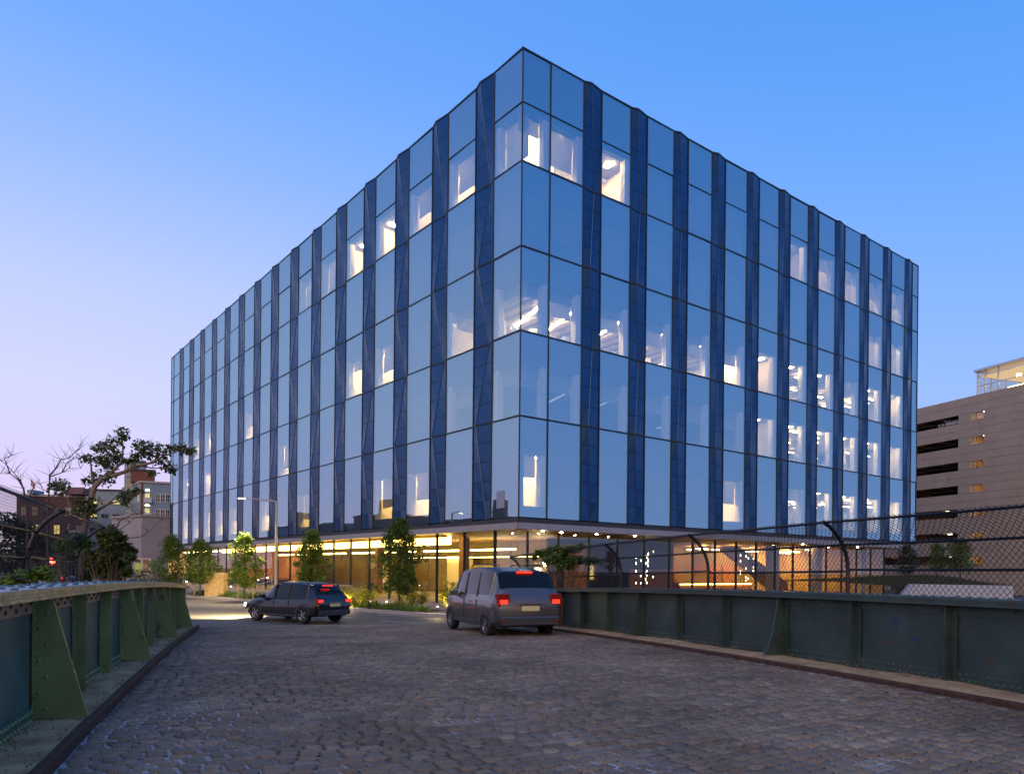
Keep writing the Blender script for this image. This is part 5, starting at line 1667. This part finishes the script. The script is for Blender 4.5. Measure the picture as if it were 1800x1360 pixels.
# brick institutional building with flag, left edge
brz = pz(872, 128, 90)
br_ = block('brick_building', 'long brown brick building with stone cornice and a flag, left background', (px(28, 128), 128), (.985, .17), 11.0, (-.5, .86), 14, -.7, brz, 'brick_brown',
      [('a', 6, 4, .9, 1.5, .8, 3.1, .7, 1.75, 'brick_dark', {(1, 2), (3, 2), (0, 1)})], cornice='trim_stone')
MB().add([(px(112, 128), 127, brz + .36), (px(148, 128), 127, brz + .36), (px(148, 128), 131, brz + .36), (px(112, 128), 131, brz + .36), (px(118, 128), 129, brz + 1.7), (px(141, 128), 129, brz + 1.7)], [(0, 1, 5, 4), (2, 3, 4, 5), (1, 2, 5), (3, 0, 4), (0, 3, 2, 1)]).build('hipped_roof', 'brick_red', br_)
MB().box(px(46, 127), px(57, 127), 127, 130, brz + .36, brz + 1.0).build('roof_plant', 'blue_render', br_)
# pale brush lettering painted on the brick wall: illegible script strokes
sc_m = MB(); pts = []
for i in range(64):
    f = i / 63
    pts.append((px(117, 126) + f * 3.2 + .10 * math.sin(f * 88), 126.6 + f * .5, pz(934, 126, 120) + .32 * math.sin(f * 75) * (.6 + .4 * math.sin(f * 31)) + f * .25))
sc_m.tube(pts, .055, 4)
sc_m.tube([(px(114, 126), 126.5, pz(938, 126)), (px(116.5, 126), 126.6, pz(928, 126)), (px(118, 126), 126.7, pz(930, 126))], .05, 4)
sc_m.build('wall_script', 'white_paint', br_)
fl = thing('flag', 'small red, white and blue flag on a roof pole above the brick building', 'flag', (px(53, 127), 127, brz + 1.0))
xp = px(53, 127); zf = pz(842, 127, 53)
MB().tube([(xp, 127, brz + 1.0), (xp, 127, zf + .1)], .04, 5).build('pole', 'white_paint', fl)
for k in range(5):
    m = MB(); n = 6; vs = []
    for i in range(n + 1):
        f = i / n
        x = xp + f * .75; dz = -f * 1.5 * .75
        for e in (k, k + 1):
            vs.append((x, 127 + .08 * math.sin(f * 6), zf + dz - e * .2 * (1 - f * .35)))
    m.add(vs, [(i * 2, i * 2 + 1, i * 2 + 3, i * 2 + 2) for i in range(n)])
    m.build('stripe', ['flag_blue', 'flag_red', 'flag_white', 'flag_red', 'flag_red'][k], fl, recalc=False)
# warehouses across the street on the left: these stand beyond the frame and are what the glass reflects
wr = random.Random(77)
x, y = -66, 44
specs = [(15, 8.2, 'brick_dark'), (13, 9.4, 'brick_brown'), (14, 8.0, 'brick_dark'), (12, 11.0, 'brick_brown'), (15, 8.6, 'brick_dark'), (13, 9.8, 'blue_render')]
labs = ['dark brick vaulted warehouse nearest the bridge', 'brown brick house second in the warehouse row', 'dark brick vaulted warehouse third in the row', 'tall brown brick house fourth in the row', 'dark brick vaulted warehouse fifth in the row', 'blue rendered house at the far end of the row']
for k, (wd, h, mt) in enumerate(specs):
    b = block('warehouse', labs[k] + ', across the street on the left', (x, y), (-.45, .9), wd, (-.9, -.45), 12, -.7, h, mt,
              [('a', 3, 2, 1.4, 1.8, 1.6, 3.4, 1.6, 4.2, 'trim_stone', {(1, 0)} if k % 2 else set())], group='row of houses across the street')
    if k % 2 == 0:
        u = Vector((-.45, .9)).normalized(); o = Vector((-.9, -.45)).normalized()
        v = MB(); n = 10
        for i in range(n + 1):
            f = i / n; zz = h + .35 + 1.5 * math.sin(f * math.pi)
            for dpt in (0, 12):
                p = Vector((x, y)) + u * (f * wd) + o * dpt
                v.v.append((p.x, p.y, zz))
        v.f = [(i * 2, i * 2 + 2, i * 2 + 3, i * 2 + 1) for i in range(n)] + [tuple(i * 2 for i in range(n + 1)), tuple(i * 2 + 1 for i in range(n + 1))]
        v.m = [0] * len(v.f)
        v.build('vaulted_roof', 'roof_dark', b)
    else:
        p = Vector((x, y)) + Vector((-.45, .9)).normalized() * 4 + Vector((-.9, -.45)).normalized() * 3
        MB().box(p.x - 1, p.x + 1.2, p.y - 1, p.y + 1.2, h + .36, h + 3.2).build('chimney', 'brick_dark', b)
    x += -.45 * (wd + .6); y += .9 * (wd + .6)

# parking garage on the right
GU = Vector((.337, -.941)); GN = Vector((-.941, -.337)); G0 = Vector((52.2, 95.0))
def G(t, d, z): return (G0.x + GU.x * t + GN.x * d, G0.y + GU.y * t + GN.y * d, z)
gar = thing('parking_garage', 'tan precast concrete parking garage at the right behind the glass building', 'parking garage', G(5, 0, -.7))
ztop = 22.75
zop = [20.27 - 2.84 * k for k in range(7)]
TA, TB = -22, 16.5
for k, z in enumerate(zop):
    oz0, oz1 = z - .52, z + .50
    up_ = ztop if k == 0 else zop[k - 1] - .52
    # two courses of precast panels above each row of openings
    mid = (up_ + oz1) / 2
    for a_, b_ in ((mid, up_), (oz1, mid)):
        for t0, t1 in ((TA, -3), (-3, 12.6), (12.6, TB)):
            MB(G).box(t0 + .012, t1 - .012, -.35, 0, a_ + .012, b_ - .012).build('precast_panel', 'garage_concrete', gar)
    # course with the openings: solid piers around window and slot
    for t0, t1 in ((TA, TA + 2), (5.0, 6.55), (8.45, TB)):
        MB(G).box(t0 + .004, t1 - .004, -.35, 0, oz0 + .012, oz1 - .012).build('precast_panel', 'garage_concrete', gar)
    # slot: dark parking deck with a beam and a lamp
    sl = MB(G)
    sl.add([(TA + 2, -.35, oz0), (5.0, -.35, oz0), (5.0, -7, oz0), (TA + 2, -7, oz0)], [(0, 1, 2, 3)])
    sl.add([(TA + 2, -.35, oz1 + .3), (5.0, -.35, oz1 + .3), (5.0, -7, oz1 + .3), (TA + 2, -7, oz1 + .3)], [(0, 1, 2, 3)])
    sl.add([(TA + 2, -7, oz0), (5.0, -7, oz0), (5.0, -7, oz1 + .3), (TA + 2, -7, oz1 + .3)], [(0, 1, 2, 3)])
    sl.add([(5.0, -.35, oz0), (5.0, -7, oz0), (5.0, -7, oz1 + .3), (5.0, -.35, oz1 + .3)], [(0, 1, 2, 3)])
    for q in range(8): sl.box(TA + 3 + q * 3, TA + 3.4 + q * 3, -6.8, -.5, oz1 - .1, oz1 + .28)
    so = sl.build('parking_deck', 'garage_inner', gar, recalc=False)
    lt = 1.0 if k != 6 else 3.6
    MB(G).box(-6, -5.4, -3.2, -3.0, oz1 + .1, oz1 + .16).build('deck_lamp', 'led_line', so)
    if k >= 4: MB(G).box(1.2 + k * .3, 1.7 + k * .3, -1.3, -1.2, oz1 - .1, oz1 - .02).build('deck_lamp', 'street_led', so)
    MB(G).box(-10, 4.9, -.3, -.22, oz0 + .45, oz0 + .5).build('deck_rail', 'mullion', so)
    wn = MB(G)
    wn.box(6.56, 6.66, -.30, .03, oz0, oz1); wn.box(8.34, 8.44, -.30, .03, oz0, oz1); wn.box(6.66, 8.34, -.30, .03, oz1 - .08, oz1); wn.box(6.66, 8.34, -.30, .04, oz0, oz0 + .08); wn.box(7.1, 7.16, -.28, .0, oz0 + .08, oz1 - .08)
    wo_ = wn.build('window', 'trim_stone', gar)
    MB(G).box(6.66, 8.34, -.20, -.18, oz0 + .08, oz1 - .08).build('window_pane', 'lobby_glass', wo_)
    rm = MB(G)
    rm.add([(6.4, -.36, oz0), (8.6, -.36, oz0), (8.6, -2.5, oz0), (6.4, -2.5, oz0), (6.4, -.36, oz1 + .2), (8.6, -.36, oz1 + .2), (8.6, -2.5, oz1 + .2), (6.4, -2.5, oz1 + .2)], [(0, 1, 2, 3), (4, 5, 6, 7), (2, 3, 7, 6), (0, 3, 7, 4), (1, 2, 6, 5)])
    rm.add([(6.9, -2.4, oz0 - .1), (8.5, -1.0, oz1), (8.5, -1.0, oz1 + .1), (6.9, -2.4, oz0)], [(0, 1, 2, 3)])
    ro_ = rm.build('stair_landing', 'wood_tan', wo_, recalc=False)
    MB(G).box(7.2, 8.0, -1.5, -1.3, oz1 + .10, oz1 + .16).build('landing_lamp', 'garage_lamp', wo_)
zl = zop[-1] - .52
MB(G).box(TA, TB, -.35, 0, -.7, zl - .012).build('plinth', 'garage_concrete', gar)
MB(G).box(TA, TB, -26, -7.2, -.7, ztop - .2).build('core', 'garage_concrete', gar)
MB(G).box(TA + .1, TB - .1, -7.1, -.36, ztop - .35, ztop - .1).build('roof_deck', 'roof_dark', gar)
MB(G).box(-10, -6.6, -2.2, -.4, zop[0] - .5, zop[0] + .5).build('stair_core', 'garage_concrete', gar)
# steel framed pavilion on its roof, lit warm
pav_ = thing('roof_pavilion', 'lit glass pavilion with steel frame on the roof of the garage', 'pavilion', G(10, -3, ztop))
pz0, pz1 = ztop - .05, ztop + 3.0
P0, P1 = 6.5, 16.2
MB(G).bbox(P0 - .3, P1, -10, -.9, pz1, pz1 + .28, .05).build('roof', 'steel_white', pav_)
for t in [P0, P0 + 1.0, P0 + 2.6, P0 + 6.4, P0 + 8.0, P0 + 9.6]:
    MB(G).box(t - .07, t + .07, -1.3, -1.16, pz0, pz1).build('post', 'steel_white', pav_)
for d in (-3.5, -6, -8.5):
    MB(G).box(P0 - .07, P0 + .07, d - .07, d + .07, pz0, pz1).build('post', 'steel_white', pav_)
for z in (pz0 + 1.35, pz1 - .55):
    MB(G).box(P0, P1, -1.27, -1.19, z - .04, z + .04).build('rail', 'steel_white', pav_)
    MB(G).box(P0 - .04, P0 + .04, -9.9, -1.3, z - .04, z + .04).build('rail', 'steel_white', pav_)
MB(G).box(P0 + 2, P1, -9.6, -9.5, pz0, pz1 - .02).build('rear_wall', 'wood_tan', pav_)
MB(G).box(P0 + 3, P0 + 5.5, -6.2, -6.0, pz0, pz0 + 2.0).build('partition', 'wood_orange', pav_)
MB(G).box(P0, P1, -9.6, -1.35, pz1 - .5, pz1 - .42).build('ceiling', 'pavilion_ceiling_glow', pav_)  # ceiling made to glow evenly in place of lamplight falling on it
MB(G).box(P0 + 3.6, P1, -1.55, -1.45, pz0 + .35, pz0 + .47).build('light_line', 'led_line', pav_)
MB(G).box(P0 + .6, P0 + 2.4, -5.0, -4.9, pz0 + .9, pz0 + .98).build('light_line', 'led_line', pav_)
for t, d in ((P0 + 3.0, -4), (P0 + 3.8, -4.5), (P0 + 9, -5)):
    MB(G).box(t, t + .35, d, d + .35, pz1 - 1.0, pz1 - .7).build('pendant_lamp', 'cafe_lamp', pav_)
for t0, t1 in ((P0 + .08, P0 + 6.3), (P0 + 6.5, P1 - .1)):
    MB(G).box(t0, t1, -1.235, -1.225, pz0 + .05, pz1 - .03).build('pane', 'lobby_glass', pav_)

wc = G(3.4, -1.75, zop[0] - .50)
car('white car parked on the top deck of the garage', wc, math.atan2(-GU.y, -GU.x), 4.3, 1.75, 1.22, 'white_paint')
# planted mound with a pale retaining wall behind the right fence
pl = thing('planter_wall', 'pale concrete retaining wall with a sloped end behind the right fence', 'planter wall', (px(1660, 31), 31, -.7))
zw = pz(1026, 31, 1660)
wv = [(px(1538, 30.0), -.7), (px(1605, 30.0), zw), (px(1782, 30.0), zw - .03), (px(1782, 30.0), -.7)]
m = MB(); m.prism([(a_, b_) for a_, b_ in wv], 1, 30.0, 30.35)
m.build('wall', 'planter_concrete', pl)
MB().add([(px(1782, 30) - .3, 30.35, -.7), (px(1782, 30), 30.35, -.7), (px(1782, 30) + 2.5, 44, -.7), (px(1782, 30) + 2.2, 44, -.7), (px(1782, 30) - .3, 30.35, zw - .03), (px(1782, 30), 30.35, zw - .03), (px(1782, 30) + 2.5, 44, zw - .03), (px(1782, 30) + 2.2, 44, zw - .03)],
         [(0, 1, 2, 3), (4, 5, 6, 7), (0, 1, 5, 4), (1, 2, 6, 5), (2, 3, 7, 6), (3, 0, 4, 7)]).build('return_wall', 'planter_concrete', pl)
def mound_z(x, y):
    cx, cy = px(1650, 38), 38
    return zw - .14 + .42 * math.exp(-(((x - cx) / 5.0) ** 2 + ((y - cy) / 5.5) ** 2))
gm = MB(); nx, ny = 26, 16
x0, x1, y0, y1 = px(1585, 30.4), px(1782, 30) + .4, 30.36, 45
for j in range(ny + 1):
    for i in range(nx + 1):
        xx = x0 + (x1 - x0) * i / nx + (j / ny) * 2; yy = y0 + (y1 - y0) * j / ny
        gm.v.append((xx, yy, mound_z(xx, yy)))
gm.f = [(j * (nx + 1) + i, j * (nx + 1) + i + 1, (j + 1) * (nx + 1) + i + 1, (j + 1) * (nx + 1) + i) for j in range(ny) for i in range(nx)]; gm.m = [0] * len(gm.f)
kind(gm.build('mound', 'soil', recalc=False, smooth=True), 'structure')
gb = MB(); rg = random.Random(91)
for _ in range(9000):
    xx = rg.uniform(x0, x1 + 1.5); yy = rg.uniform(30.4, 44)
    if xx > x1 + (yy - y0) / (y1 - y0) * 2: continue
    z = mound_z(xx, yy); a_ = rg.uniform(0, 6.28); h = rg.uniform(.05, .16)
    o = len(gb.v); gb.v += [(xx - .012, yy, z), (xx + .012, yy, z), (xx + math.cos(a_) * .06, yy + math.sin(a_) * .06, z + h)]
    gb.f.append((o, o + 1, o + 2)); gb.m.append(0)
tag(kind(gb.build('grass', 'grass_blade', recalc=False), 'stuff'), 'short dark grass covering the planted mound', 'grass')
G_R = 'small trees on the planted mound'
street_tree(px(1594, 43), 43, .9, 2.35, 1.6, 1.6, 'smallest tree on the mound, beside the end of the glass building', 'leaf_dark', 71, 26, 60, .12, False, .04, G_R)
street_tree(px(1647, 40), 40, 1.2, 2.0, 1.2, 1.35, 'small round tree on the mound, middle one of three', 'leaf_green', 72, 26, 60, .11, False, .04, G_R)
street_tree(px(1688, 39), 39, 1.35, 2.1, 1.75, 1.6, 'broad pointed tree on the mound, rightmost and largest of three', 'leaf_green', 73, 38, 70, .11, False, .045, G_R)
